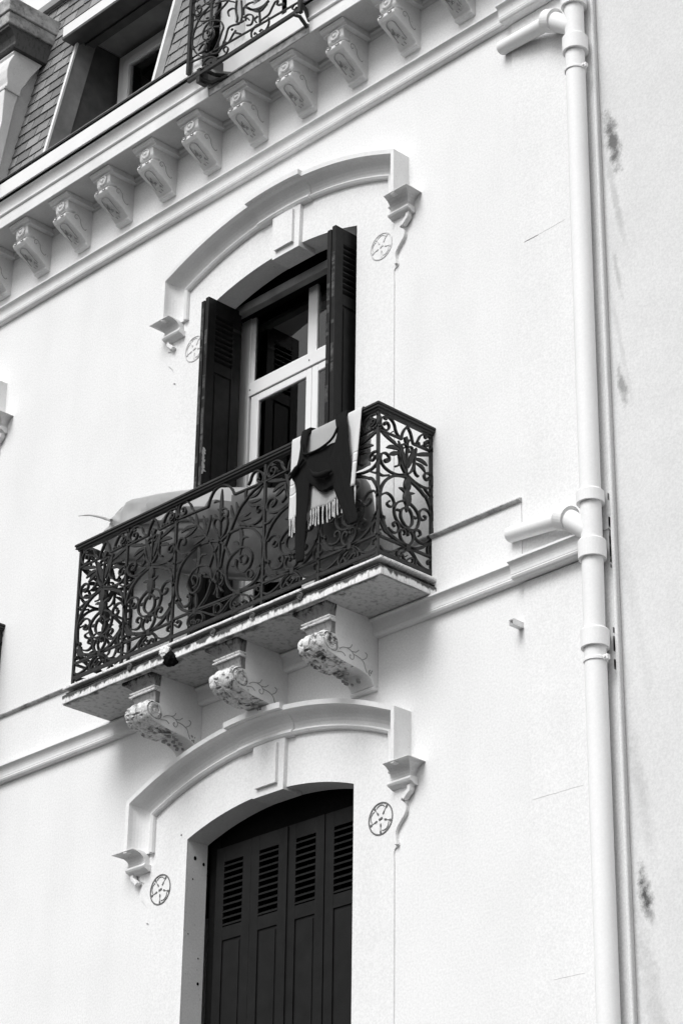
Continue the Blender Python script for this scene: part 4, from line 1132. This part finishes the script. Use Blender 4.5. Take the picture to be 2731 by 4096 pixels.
def drape(bm, x0, x1, y, z0, z1, amp, waves, seed):
    n = 60
    a = []
    rnd = random.Random(seed)
    ph = [rnd.uniform(0, 6.28) for _ in range(4)]
    for i in range(n + 1):
        u = i / n
        yy = y + amp * (math.sin(u * waves * 6.28 + ph[0]) * .6 + math.sin(u * waves * 2.7 * 6.28 + ph[1]) * .25 + math.sin(u * waves * .4 * 6.28 + ph[2]) * .5)
        a.append((x0 + (x1 - x0) * u, yy))
    rows = [[bm.verts.new((px, py, z0)) for px, py in a], [bm.verts.new((px, py, z1)) for px, py in a]]
    for i in range(n):
        bm.faces.new((rows[0][i], rows[0][i + 1], rows[1][i + 1], rows[1][i]))
bm = bmesh.new(); drape(bm, -1.66, -1.09, .46, 7.7, 9.70, .03, 3.2, 3); obj('curtain', bm, M['curtain'], fw, smooth=True)
bm = bmesh.new(); drape(bm, -.98, -.44, .44, 7.7, 10.38, .03, 3.5, 5)
obj('curtain', bm, M['flake'], fw, smooth=True)
fw.location += Vector((-.055, .05, .042))
bm = bmesh.new()
box(bm, UX - .75, UX + .75, .200, .262, 10.395, 10.462)
obj('lintel_board', bm, M['zinc'], house, bevel=.006)
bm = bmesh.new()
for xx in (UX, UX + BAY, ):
    bm = bmesh.new(); box(bm, xx - .80, xx + .80, .263, .46, 10.425, 10.75); obj('recess_shade', bm, M['gap'], house)  # solid black block painting the shade of the cavity over the window
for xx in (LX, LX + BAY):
    bm = bmesh.new(); box(bm, xx - .85, xx + .85, .24, .46, 6.30, 6.75); obj('recess_shade', bm, M['gap'], house)  # black block again for the shaded cavity over the lower shutters

# closed shutters below
cs = empty('closed_shutters', (LX, .17, 5), house)
cs.matrix_parent_inverse = world_of(house).inverted()
for j in range(4):
    x0 = -1.040 + (j - 2) * .3335
    bm = bmesh.new()
    yy = .168 + (.004 if j in (0, 3) else 0)
    leaf(bm, lambda u, d, z, x=x0 + .003, y=yy: Vector((x + u, y + d, z)), .3275, 3.95, 6.425, 5.90, 6.325, tilt=1, nsl=10)
    obj('shutter_leaf', bm, M['shutterb'], cs, bevel=.002)
bm = bmesh.new()
box(bm, -1.040 - .012, -1.040 + .012, .157, .168, 3.95, 6.42)
box(bm, -1.40, -1.385, .160, .171, 4.9, 5.1); box(bm, -.72, -.70, .162, .168, 5.0, 5.12)
obj('cover_strip', bm, M['shutterb'], cs, bevel=.002)
bm = bmesh.new()
box(bm, -1.80, -1.709, .205, .26, 3.9, 6.62); box(bm, -.371, -.27, .205, .26, 3.9, 6.62); box(bm, -1.80, -.27, .225, .26, 6.43, 6.62); box(bm, -1.8, -.27, .30, .44, 3.9, 6.6)
obj('shutter_frame_and_shade', bm, M['gap'], cs)  # black frame also paints the recess shade beside and above the leaves
bm = bmesh.new()     # plug holes and chipped corner in the reveal
for (yy, zz, r) in ((.062, 6.36, .012), (.135, 6.335, .010), (.05, 6.22, .005), (.125, 5.56, .009), (.10, 5.25, .004), (.06, 5.0, .006), (.12, 5.72, .005), (.03, 5.86, .004)):
    c = [Vector((-1.7865, yy + r * math.cos(a), zz + r * 1.2 * math.sin(a))) for a in [2 * math.pi * i / 10 for i in range(10)]]
    loft(bm, [c, [p + Vector((.001, 0, 0)) for p in c]])
for (xx, zz) in ((-1.845, 6.51),):
    c = [Vector((xx + .006 * math.cos(a), -.0105, zz + .006 * math.sin(a))) for a in [2 * math.pi * i / 8 for i in range(8)]]
    loft(bm, [c, [p + Vector((0, -.001, 0)) for p in c]])
obj('plug_hole', bm, M['gap'], house)

# ================================================================ balcony
bal = empty('balcony', (-1.076, 0, 7.47), house)
bal.matrix_parent_inverse = world_of(house).inverted()
SX0, SX1, SY = -2.572, .418, -.481
def slab_rings(bm, prof, x0=SX0, x1=SX1, y=SY, jit=0.0, caps=True):
    """prof [(inset, z)] wrapped round the three free sides"""
    rings = []
    for e, z in prof:
        rings.append([Vector((x0 + e, .0, z)), Vector((x0 + e, y + e, z)), Vector((x1 - e, y + e, z)), Vector((x1 - e, .0, z))])
    loft(bm, rings)
def rough_edges(bm, cut, amp, freq, thr=-2):
    bmesh.ops.subdivide_edges(bm, edges=[e for e in bm.edges if e.calc_length() > .4], cuts=cut, use_grid_fill=True)
    for v in bm.verts:
        if v.co.y > -.02: continue
        nv = noise.noise_vector(v.co * freq)
        v.co += Vector((nv.x * amp * .3, nv.y * amp, nv.z * amp))
bm = bmesh.new(); slab_rings(bm, [(.010, 7.5705), (.000, 7.573), (-.002, 7.581), (.000, 7.588), (.012, 7.594)]); rough_edges(bm, 60, .002, 14)
slab = obj('slab', bm, M['slabtop'], bal)
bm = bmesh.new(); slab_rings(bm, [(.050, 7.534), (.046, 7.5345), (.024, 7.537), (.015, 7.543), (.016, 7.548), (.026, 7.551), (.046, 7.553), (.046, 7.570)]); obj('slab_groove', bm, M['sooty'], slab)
bm = bmesh.new(); slab_rings(bm, [(.002, 7.4700), (.000, 7.474), (.000, 7.526), (.008, 7.532)]); rough_edges(bm, 70, .005, 9)
obj('slab_fascia', bm, M['oldstone'], slab)
bm = bmesh.new(); box(bm, SX0 + .004, SX1 - .004, SY + .004, 0, 7.4690, 7.4697)
bm.free()
bm = bmesh.new()
vs = [bm.verts.new(p) for p in (Vector((SX0 + .004, 0, 7.4625)), Vector((SX1 - .004, 0, 7.4625)), Vector((SX1 - .004, SY + .004, 7.4625)), Vector((SX0 + .004, SY + .004, 7.4625)))]
bm.faces.new(vs); bmesh.ops.subdivide_edges(bm, edges=bm.edges[:], cuts=1)
obj('slab_underside', bm, M['underside'], slab)
# knobs on the slab edge
knobs = []
for i, x in enumerate((-.262, -.690, -1.055, -1.865)):
    bm = bmesh.new()
    c = Vector((x, SY - .004, 7.532))
    rings = []
    for rr, dy in ((.024, 0), (.024, -.008), (.018, -.012), (.012, -.007), (.007, -.012), (.002, -.013)):
        rings.append([c + Vector((rr * math.cos(a) * (1 + .12 * math.sin(5 * a)), dy, rr * math.sin(a) * 1.1)) for a in [2 * math.pi * j / 14 for j in range(14)]])
    loft(bm, rings)
    obj('edge_knob', bm, M['oldstone'], slab, smooth=True)
# black lump painting the shade of a spalled hole at the underside edge
bm = bmesh.new()
bmesh.ops.create_icosphere(bm, subdivisions=3, radius=1)
for v in bm.verts:
    n_ = 1 + .28 * noise.noise(v.co * 2.3)
    v.co = Vector((-1.475 + v.co.x * .060 * n_, -.468 + v.co.y * .045 * n_, 7.480 + v.co.z * .050 * n_))
obj('spalled_hole', bm, M['gap'], slab)
bm = bmesh.new()
bmesh.ops.create_icosphere(bm, subdivisions=3, radius=1)
for v in bm.verts:
    n_ = 1 + .3 * noise.noise(v.co * 2.7 + Vector((3, 1, 2)))
    v.co = Vector((-1.535 + v.co.x * .050 * n_, -.470 + v.co.y * .030 * n_, 7.545 + v.co.z * .045 * n_))
obj('broken_edge', bm, M['slabtop'], slab)

# scroll corbels under the slab
def bal_corbel(xr):
    w = .205
    prof = [(0, 7.4685), (-.392, 7.4685), (-.392, 7.39), (-.395, 7.30), (-.398, 7.275), (-.425, 7.266), (-.448, 7.248), (-.458, 7.222), (-.452, 7.192), (-.432, 7.166),
            (-.400, 7.147), (-.350, 7.134), (-.300, 7.122), (-.250, 7.115), (-.205, 7.112), (-.165, 7.107), (-.120, 7.098), (-.085, 7.086), (-.058, 7.068), (-.044, 7.050), (-.034, 7.035), (0, 7.035)]
    bm = bmesh.new()
    prism_x(bm, prof, xr - w + .008, xr)
    o = obj('balcony_corbel', bm, M['trim'], bal, bevel=.004)
    bm = bmesh.new()
    prism_x(bm, [(0, 7.034), (-.032, 7.034), (-.036, 7.026), (-.030, 7.012), (0, 7.010)], xr - w - .002, xr + .002)
    obj('foot', bm, M['trim'], o, bevel=.002)
    # capital: abacus, flare, bead, neck
    bm = bmesh.new()
    def blk(pr, e0):
        rings = []
        for e, z in pr:
            rings.append([Vector((xr - w - e, -.36, z)), Vector((xr - w - e, -.395 - e * .62, z)), Vector((xr + e * .12, -.395 - e * .62, z)), Vector((xr + e * .12, -.36, z))])
        loft(bm, rings)
    blk([(.000, 7.386), (.012, 7.392), (.030, 7.412), (.060, 7.435), (.085, 7.446), (.085, 7.4680)], 0)
    obj('abacus', bm, M['capstone'], o, bevel=.003)
    bm = bmesh.new()
    blk([(.024, 7.352), (.036, 7.352), (.040, 7.357), (.040, 7.362), (.020, 7.364), (.018, 7.374), (.034, 7.376), (.038, 7.384), (.010, 7.385)], 0)
    obj('bead', bm, M['slabtop'], o, bevel=.002)
    bm = bmesh.new()
    blk([(.010, 7.272), (.004, 7.29), (.004, 7.315), (.014, 7.338), (.022, 7.350)], 0)
    obj('neck', bm, M['capstone'], o, bevel=.003)
    # carved leaf wrapped over the volute, broken and pitted
    bm = bmesh.new()
    pp = smooth_path([Vector((a, b)) for a, b in [(-.398, 7.272), (-.428, 7.268), (-.452, 7.250), (-.462, 7.222), (-.456, 7.190), (-.435, 7.163), (-.402, 7.144), (-.350, 7.130), (-.300, 7.118), (-.250, 7.111), (-.205, 7.108)]], 4)
    nu, nv = 26, len(pp)
    grid = []
    for i, p in enumerate(pp):
        t = (pp[min(i + 1, nv - 1)] - pp[max(i - 1, 0)]).normalized()
        nn = Vector((-t.y, t.x))
        if nn.dot(Vector((-.5, -.8))) < 0 and i > nv * .5: nn = -nn
        if i <= nv * .5 and nn.x > 0: nn = -nn
        row = []
        fade = min(1, (nv - 1 - i) / 8)
        for j in range(nu + 1):
            u = j / nu
            x = xr - w - .002 + (w + .006) * u
            q = Vector((x * 30 + xr * 7, i * .55, 3.3))
            h = .006 + .010 * abs(math.sin(u * math.pi)) ** .6 + .005 * noise.noise(q * .5) + .003 * noise.noise(q * 1.6)
            h += .006 * math.cos(u * 6.28 * 3.5 + .5 * math.sin(i * .25))
            if noise.noise(q * .9 + Vector((5, 5, 5))) > .44: h -= .026
            h *= fade * .9
            row.append(bm.verts.new((x, p.x + nn.x * h, p.y + nn.y * h)))
        grid.append(row)
    for a, b in zip(grid[:-1], grid[1:]):
        for j in range(nu): bm.faces.new((a[j], a[j + 1], b[j + 1], b[j]))
    obj('carved_leaf', bm, M['volute'], o, smooth=True)
    bm = bmesh.new()
    for q in range(16):      # dark discs painting the shade of pits behind the leaf
        t = random.random(); u = random.uniform(.14, .86)
        A = Vector((-.245, 7.108)); B = Vector((-.060, 7.062))
        p = A.lerp(B, t)
        r = random.uniform(.005, .011)
        c = [Vector((xr - w * (1 - u) + r * 1.0 * math.cos(a), p.x + r * 1.7 * math.sin(a), p.y - .007 - .006 * math.sin(math.pi * t))) for a in [2 * math.pi * j / 8 for j in range(8)]]
        loft(bm, [c, [v + Vector((0, 0, .012)) for v in c]])
    obj('pit_shade', bm, M['faint'], o)
    # shade of incised scrolls painted as dark lines on the flank
    bm = bmesh.new()
    puts = lambda u, v, d: Vector((xr + .0015 + d * .4, u, v))
    sp = [(-.372 + (.040 - .0045 * i) * math.cos(.85 * i - 2), 7.205 + (.048 - .005 * i) * math.sin(.85 * i - 2)) for i in range(8)]
    ribbon(bm, sp, .006, .006, puts)
    for st in ([(-.325, 7.188), (-.300, 7.205), (-.262, 7.212), (-.235, 7.222), (-.222, 7.245)], [(-.262, 7.212), (-.225, 7.200), (-.205, 7.175), (-.215, 7.150), (-.238, 7.155), (-.240, 7.172), (-.228, 7.174)],
               [(-.225, 7.200), (-.190, 7.205), (-.165, 7.225)], [(-.205, 7.185), (-.165, 7.180), (-.125, 7.160), (-.110, 7.125), (-.095, 7.100)], [(-.140, 7.168), (-.105, 7.190), (-.095, 7.215), (-.112, 7.225)],
               [(-.345, 7.165), (-.300, 7.172), (-.275, 7.155)]):
        ribbon(bm, st, .005, .006, puts)
    for q in range(9):
        a = random.uniform(-.085, -.055); b = random.uniform(7.085, 7.125)
        ribbon(bm, [(a, b), (a + .004, b + .008)], .008, .006, puts)
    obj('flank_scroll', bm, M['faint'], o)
    bm = bmesh.new()
    rr = [[Vector((xr + dx, -.398 + r_ * math.cos(a), 7.214 + r_ * math.sin(a))) for a in [2 * math.pi * j / 20 for j in range(20)]] for r_, dx in ((.052, 0), (.050, .010), (.036, .011), (.033, .004), (.018, .004), (.012, .010), (.002, .011))]
    loft(bm, rr)
    obj('volute_eye', bm, M['volute'], o, smooth=False)
    return o
for xr in (-.085, -.885, -1.700):
    cbo = bal_corbel(xr)
    cbo['group'] = 'scroll corbels under the balcony'

# iron railing
IRONW = 1.55
RY, RXR, RXL, V0 = -.465, .372, -2.49, 7.597
rail = empty('railing', (-1.06, RY, 7.6), bal)
rail.matrix_parent_inverse = world_of(bal).inverted()
def sweep_xy(bm, path, prof):
    """prof [(out, z)] swept along a plan path [(x, y)], mitred"""
    P = [Vector(p) for p in path]
    rings = []
    for i, p in enumerate(P):
        def nrm(a, b):
            t = (b - a).normalized(); return Vector((t.y, -t.x))
        if i == 0: m, s = nrm(P[0], P[1]), 1
        elif i == len(P) - 1: m, s = nrm(P[-2], P[-1]), 1
        else:
            n1, n2 = nrm(P[i - 1], p), nrm(p, P[i + 1]); m = (n1 + n2).normalized(); s = 1 / m.dot(n1)
        rings.append([Vector((p.x + m.x * s * d, p.y + m.y * s * d, z)) for d, z in prof])
    loft(bm, rings)
hp = [(-.026, 8.578), (-.026, 8.606), (-.020, 8.617), (.012, 8.622), (.030, 8.617), (.034, 8.611), (.034, 8.600), (.027, 8.597), (.027, 8.592), (.030, 8.589), (.030, 8.582), (.018, 8.578), (.016, 8.568), (-.016, 8.568)]
path = [(RXL, .0), (RXL, RY), (RXR, RY), (RXR, -.0)]
bm = bmesh.new(); sweep_xy(bm, path, hp)
obj('handrail', bm, M['iron'], rail)
xs = [-2.490, -1.985, -1.487, -.630, -.130, .372]
bm = bmesh.new()
for x in xs:
    bm_ = bmesh.new(); box(bm_, x - .0095, x + .0095, RY - .0095, RY + .0095, 7.596, 8.575)
    obj('post', bm_, M['iron'], rail, bevel=.002)
bm.free()
for x in (RXL, RXR):
    bm_ = bmesh.new(); box(bm_, x - .0095, x + .0095, -.022, -.003, 7.596, 8.575)
    obj('post', bm_, M['iron'], rail, bevel=.002)
bm = bmesh.new()
sweep_xy(bm, path, [(-.008, 7.622), (-.008, 7.645), (.008, 7.645), (.008, 7.622)])
obj('bottom_rail', bm, M['iron'], rail)
def panel(data, put, name='scroll_panel', dscale=1.0):
    bm = bmesh.new()
    for wd, pts in data:
        lf = isinstance(wd, str)
        w_ = (float(wd[1:]) if lf else wd) / 1000
        P = [put2(put, a, b) for a, b in pts]
        ribbon(bm, [(p[0], p[1]) for p in P], w_, max(.019, w_ * .95) if not lf else max(.015, w_ * .6), put['f'], leaf=lf)
    return obj(name, bm, M['iron'], rail)
def put2(p, u, v): return (p['a'] + (p['b'] - p['a']) * u, V0 + v)
for i in (0, 1, 3, 4):
    x0, x1 = xs[i], xs[i + 1]
    panel(PANEL, dict(a=x0, b=x1, f=lambda u, v, d: Vector((u, RY + d, v))))
panel(CENTRE, dict(a=xs[2], b=xs[3], f=lambda u, v, d: Vector((u, RY + d, v))), name='centre_panel')
for x in (RXL, RXR):
    panel(PANEL, dict(a=RY, b=-.005, f=lambda u, v, d, x=x: Vector((x + d, u, v))), name='side_panel')

IRONW = 1.0
# ---- the next bay to the left: hood, window, shutters and balcony again
for o_, nm in ((h2, 0), (copy_s[0], 0), (fw, 0), (osl, 0), (osr, 0), (bal, 0), (ros, 0)):
    copy_tree(o_, house, (BAY, 0, 0))

# ================================================================ neighbouring building
nb = empty('neighbouring_building', (4, 0.05, 0))
tag(nb, 'plain pale rendered wall with damp stains, to the right of the drainpipe', 'building')
bm = bmesh.new()
box(bm, 1.764, 30, .045, 8, 0, 16.5)
obj('wall', bm, M['stain'], nb)
bm = bmesh.new(); box(bm, 1.72, 30.4, -.25, 8.4, 16.5, 16.8)
obj('roof', bm, M['roof'], nb)
bm = bmesh.new()
tube(bm, [(1.766, -.002, z) for z in (0, 3, 6, 9, 12, 16)], .012, 10)
obj('corner_fillet', bm, M['wall'], nb)

# ================================================================ drainpipe
dp = empty('drainpipe', (1.69, -.10, 0.14))
tag(dp, 'white painted drainpipe running down the corner with two side branches', 'drainpipe')
PX, PY, PR = 1.692, -.095, .061
bm = bmesh.new()
tube(bm, [(PX + .010, PY, 16), (PX + .010, PY, 10.72)], PR, 28)
tube(bm, [(PX + .006, PY, 10.76), (PX, PY, 7.28)], PR, 28)
tube(bm, [(PX, PY, 7.30), (PX - .006, PY, 6.72)], PR, 28)
tube(bm, [(PX - .004, PY, 6.75), (PX - .006, PY, .2)], PR + .001, 28)
obj('pipe', bm, M['pipe'], dp, smooth=True)
def collar(z0, z1, r, xo=0, nm='collar'):
    bm = bmesh.new()
    c = Vector((PX + xo, PY, 0))
    rings = []
    for rr, z in ((PR - .004, z1 + .002), (r - .006, z1), (r, z1 - .008), (r, z0 + .002), (r - .002, z0), (PR - .004, z0 + .004)):
        rings.append([c + Vector((rr * math.cos(a), rr * math.sin(a), z)) for a in [2 * math.pi * i / 32 for i in range(32)]])
    loft(bm, rings)
    o = obj(nm, bm, M['pipe'], dp)
    return o
collar(7.612, 7.690, .080); collar(7.270, 7.385, .080); collar(6.735, 6.845, .080, -.003)
collar(10.715, 10.83, .080, .01); collar(11.06, 11.15, .080, .01); collar(12.3, 12.4, .08, .01)
for zc, xo in ((6.665, -.003), (10.585, .004), (9.0, 0), (4.6, -.005)):
    if zc in (9.0,): continue
    collar(zc - .012, zc + .012, .068, xo, 'clamp')
    bm = bmesh.new()
    box(bm, PX + xo + .058, PX + xo + .092, PY - .012, PY + .012, zc - .014, zc + .014)
    tube(bm, [(PX + xo + .076, PY - .022, zc), (PX + xo + .076, PY + .018, zc)], .007, 8)
    obj('clamp_bolt', bm, M['pipe'], dp)
def branch(zb, xo=0):
    x = PX + xo
    bm = bmesh.new()
    A = Vector((x, PY, zb)); B = Vector((x - .185, PY - .004, zb + .150))
    tube(bm, [A, A.lerp(B, .45), A.lerp(B, .8), B], [.060, .060, .062, .060], 24)
    d = (B - A).normalized()
    E = Vector((x - .66, -.036, zb + .222))
    tube(bm, [B - d * .02, B.lerp(E, .05), B.lerp(E, .3), B.lerp(E, .7), E], [.050, .050, .048, .047, .046], 24)
    o = obj('side_branch', bm, M['pipe'], dp, smooth=True)
    bm = bmesh.new()
    dd = Vector((-1, .08, .50)).normalized()
    tube(bm, [B - dd * .045, B - dd * .044, B + dd * .035, B + dd * .036], [.060, .074, .074, .060], 28)
    obj('collar', bm, M['pipe'], o)
branch(7.44); branch(10.91, .01)
bm = bmesh.new()
for q in range(26):
    zz = random.choice([random.uniform(7.2, 7.8), random.uniform(6.6, 6.9), random.uniform(7.25, 7.5)])
    h = random.uniform(.015, .07)
    box(bm, 1.7605, 1.7612, -.028, -.012, zz, zz + h)
obj('dirt', bm, M['groove'], dp)

sb = bmesh.new()
loft(sb, [[Vector((1.072 + a, y, 7.085 + b)) for a, b in ((-.018, -.018), (.018, -.018), (.018, .018), (-.018, .018))] for y in (.0, -.085)], caps=False)
loft(sb, [[Vector((1.072 + a, y, 7.085 + b)) for a, b in ((-.014, -.014), (.014, -.014), (.014, .014), (-.014, .014))] for y in (-.02, -.085)], caps=False)
o = obj('overflow_stub', sb, M['pipe'])
tag(o, 'small square metal stub poking out of the wall beneath the right end of the moulding', 'pipe stub')
so_ = o.modifiers.new('s', 'SOLIDIFY'); so_.thickness = .002

# ================================================================ things on the balcony
# long padded board standing behind the railing
out = [(-2.575, 8.755), (-2.535, 8.86), (-2.45, 8.955), (-2.26, 8.985), (-1.93, 8.915), (-1.6, 8.83), (-1.08, 8.655), (-.70, 8.515), (-.25, 8.43), (.0, 8.34), (.085, 8.10), (.10, 7.97),
       (.02, 7.84), (-.3, 7.80), (-.70, 7.85), (-1.0, 7.945), (-1.6, 8.175), (-1.87, 8.31), (-2.30, 8.50), (-2.54, 8.64)]
op = smooth_path([Vector(p) for p in out + out[:1]], 5)[:-1]
bm = bmesh.new()
cc = Vector((-1.25, 8.42))
A0, A1 = Vector((-2.35, 8.78)), Vector((-.12, 8.06))
def near_axis(p):
    t = max(0, min(1, (p - A0).dot(A1 - A0) / (A1 - A0).length_squared))
    return A0.lerp(A1, t)
levels = [(1.0, 0), (.985, .022), (.95, .040), (.88, .052), (.75, .060), (.6, .064), (.45, .066), (.3, .067), (.12, .068)]
def ring(s, dy, sgn):
    r_ = []
    for p in op:
        a = near_axis(p); q = a.lerp(p, s)
        lump = 0
        if sgn < 0 and s < .97:
            nz = noise.noise(Vector((q.x * 5.2, q.y * 8.5, 1.7)))
            nz2 = noise.noise(Vector((q.x * 13, q.y * 20 + q.x * 9, 4.1)))
            lo = min(1, max(0, (8.66 - .33 * (q.x + 1.05) - q.y) / .15))
            lump = -(.050 * nz + .026 * nz2) * lo
        y = -.215 + .06 * (q.y - 8.4) + sgn * dy + lump
        r_.append(Vector((q.x, y, q.y)))
    return r_
rings = [ring(s, dy, 1) for s, dy in levels[::-1]] + [ring(s, dy, -1) for s, dy in levels[1:]]
loft(bm, rings)
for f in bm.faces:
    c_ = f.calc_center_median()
    f.material_index = 1 if c_.z < 8.60 - .10 * (c_.x + 1.05) else 0  # lit top and shaded lower side painted as two greys
brd = obj('padded_board', bm, [M['bag'], M['bagshade']], smooth=True)
tag(brd, 'long grey rounded board in a shiny cover, leaning behind the black iron balcony railing', 'surfboard')
bm = bmesh.new()
tube(bm, [(-2.86, -.23, 9.045), (-2.74, -.23, 9.01), (-2.62, -.235, 8.955), (-2.52, -.24, 8.90), (-2.42, -.28, 8.845)], [.003, .006, .008, .010, .012], 8, k=3)
obj('leash', bm, M['bag'], brd, smooth=True)
# throw hanging over the handrail
def cloth(name, x0, x1, rows_fn, nx, m, thick, parent=None, seed=1):
    bm = bmesh.new()
    uvl = bm.loops.layers.uv.new('UVMap')
    grid = []
    for i in range(nx + 1):
        u = i / nx
        col = rows_fn(u)
        grid.append([(bm.verts.new(p), vv) for p, vv in col])
    for a, b in zip(grid[:-1], grid[1:]):
        for j in range(len(a) - 1):
            f = bm.faces.new((a[j][0], b[j][0], b[j + 1][0], a[j + 1][0]))
            ui = grid.index(a) / nx
            for lp, vv in zip(f.loops, (a[j][1], b[j][1], b[j + 1][1], a[j + 1][1])): lp[uvl].uv = (ui, vv)
    o = obj(name, bm, m, parent, smooth=True)
    sm = o.modifiers.new('s', 'SOLIDIFY'); sm.thickness = thick
    return o
TX0, TX1 = -.347, .270
def hem(u): return 8.052 + .006 * math.sin(9 * u) + .028 * max(0, u - .78) / .22
def throw_col(u):
    x = TX0 + (TX1 - TX0) * u
    col = []
    fold = math.sin(u * 23 + 1) * .5 + math.sin(u * 51) * .25 + .5 * noise.noise(Vector((u * 7, 0, 0)))
    side = .012 if u > .93 else 0
    for zz in (8.25, 8.35, 8.45, 8.52, 8.57):
        col.append((Vector((x, -.424 + fold * .004, zz)), .01))
    for y, zz in ((-.432, 8.612), (-.440, 8.628), (-.465, 8.633), (-.49, 8.630), (-.502, 8.622), (-.508, 8.605)):
        col.append((Vector((x, y, zz)), .02))
    h = hem(u)
    for k in range(1, 26):
        t = k / 25
        zz = 8.60 + (h - 8.60) * t
        amp = .016 * t
        narrow = 0
        if u > .8: narrow = -.020 * t * (1 - (1 - u) / .2) ; amp *= 1.7
        if u < .12: narrow = -.004 * t
        col.append((Vector((x + narrow * 1, -.508 - .006 * t + fold * amp - amp * .6, zz)), .02 + .97 * t))
    return col
M['towel2'] = mat_fabric('cream_cotton_throw_striped', .66, 160, ((.545, .56, .6), (.561, .583, 1.3), (.665, .68, .6), (.681, .705, 1.3)))  # dark line beside each pale stripe paints its shadow
th = cloth('hanging_throw', TX0, TX1, throw_col, 70, M['towel2'], .003)
tag(th, 'cream cotton throw with pale stripes and a knotted fringe hanging over the balcony handrail', 'throw')
bm = bmesh.new()
for i in range(23):
    u = .01 + .98 * i / 22
    if .30 < u < .30: continue
    x = TX0 + (TX1 - TX0) * u - (.020 * max(0, (u - .8) / .2) if u > .8 else 0)
    h = hem(u)
    fold = math.sin(u * 23 + 1) * .5 + math.sin(u * 51) * .25
    y = -.514 + fold * .016 - .0096
    L = random.uniform(.10, .125)
    w1, w2 = random.uniform(-.003, .003), random.uniform(-.005, .005)
    tube(bm, [(x, y, h + .004), (x + w1 * .3, y, h - .02), (x + w1, y, h - L * .5), (x + w2, y, h - L)], [.0045, .0055, .0038, .0045], 6, k=3)
    tube(bm, [(x, y, h - .002), (x, y, h - .012)], [.004, .0055], 6)
obj('fringe', bm, M['towel2'], th)

def soft_piece(bm, rows, yc, dp, n=20, seed=0.0):
    rings = []
    R_ = []
    P = smooth_path([Vector((a, b, z)) for z, a, b in rows], 4)
    for i, p in enumerate(P):
        xl, xr_, z = p
        cx, hw = (xl + xr_) / 2, (xr_ - xl) / 2
        rg = []
        for j in range(n):
            a = 2 * math.pi * j / n
            nz = noise.noise(Vector((cx * 9 + math.cos(a) * hw * 38 + z * 6, z * 4, seed)))
            dd = dp * (1 + 1.1 * nz)
            k_ = min(1, max(0, (8.61 - z) / .08))
            rg.append(Vector((cx + .026 * k_ + hw * math.cos(a) * (1 + .05 * nz), yc(z) + dd * math.sin(a) + .006 * nz, z - .018 * k_)))
        rings.append(rg)
    loft(bm, rings)
bm = bmesh.new()
yc = lambda z: -.541 if z < 8.55 else -.541 + (z - 8.55) * .30
for side_rows, sd in (([(8.628, -.245, -.172), (8.50, -.262, -.205), (8.42, -.285, -.165), (8.345, -.330, -.14), (8.30, -.305, -.165), (8.22, -.288, -.168), (8.05, -.286, -.185), (7.90, -.288, -.198), (7.765, -.276, -.200), (7.745, -.262, -.212)], 1.2),
                 ([(8.628, .054, .150), (8.50, .066, .160), (8.40, .025, .172), (8.30, -.010, .188), (8.15, .040, .202), (8.0, .105, .226), (7.88, .165, .256), (7.85, .182, .250)], 5.1),
                 ([(8.448, -.208, .070), (8.425, -.236, .080), (8.36, -.25, .05), (8.28, -.20, .075), (8.21, -.125, .085), (8.165, -.08, .06), (8.15, -.05, .03)], 8.4)):
    soft_piece(bm, side_rows, yc, .012 if sd != 8.4 else .015, 44, sd)
tube(bm, [(-.200, -.552, 8.515), (-.180, -.562, 8.44), (-.10, -.566, 8.418), (.0, -.566, 8.424), (.075, -.562, 8.455), (.110, -.552, 8.52)], .008, 10, k=4)
for xa, xb in ((-.245, -.172), (.054, .150)):
    loft(bm, [[Vector((xa, y, z)), Vector((xb, y, z)), Vector((xb, y2, z2)), Vector((xa, y2, z2))] for y, z, y2, z2 in ((-.520, 8.60, -.500, 8.60), (-.516, 8.640, -.500, 8.634), (-.47, 8.650, -.47, 8.636), (-.425, 8.640, -.43, 8.63), (-.412, 8.56, -.42, 8.56), (-.408, 8.30, -.42, 8.30))])
tube(bm, [(-.11, -.57, 8.30), (-.04, -.585, 8.235), (.03, -.588, 8.215), (.08, -.57, 8.23)], [.006, .018, .020, .010], 12, k=4)
tube(bm, [(-.315, -.55, 8.315), (-.25, -.57, 8.34), (-.17, -.57, 8.40)], [.008, .017, .010], 12, k=4)
sw_ = obj('black_sweater', bm, M['knit'], smooth=True)
sw_.name = 'dark_sweater'
tag(sw_, 'black knitted sweater slung over the cream throw, its sleeves dangling below the fringe', 'sweater')
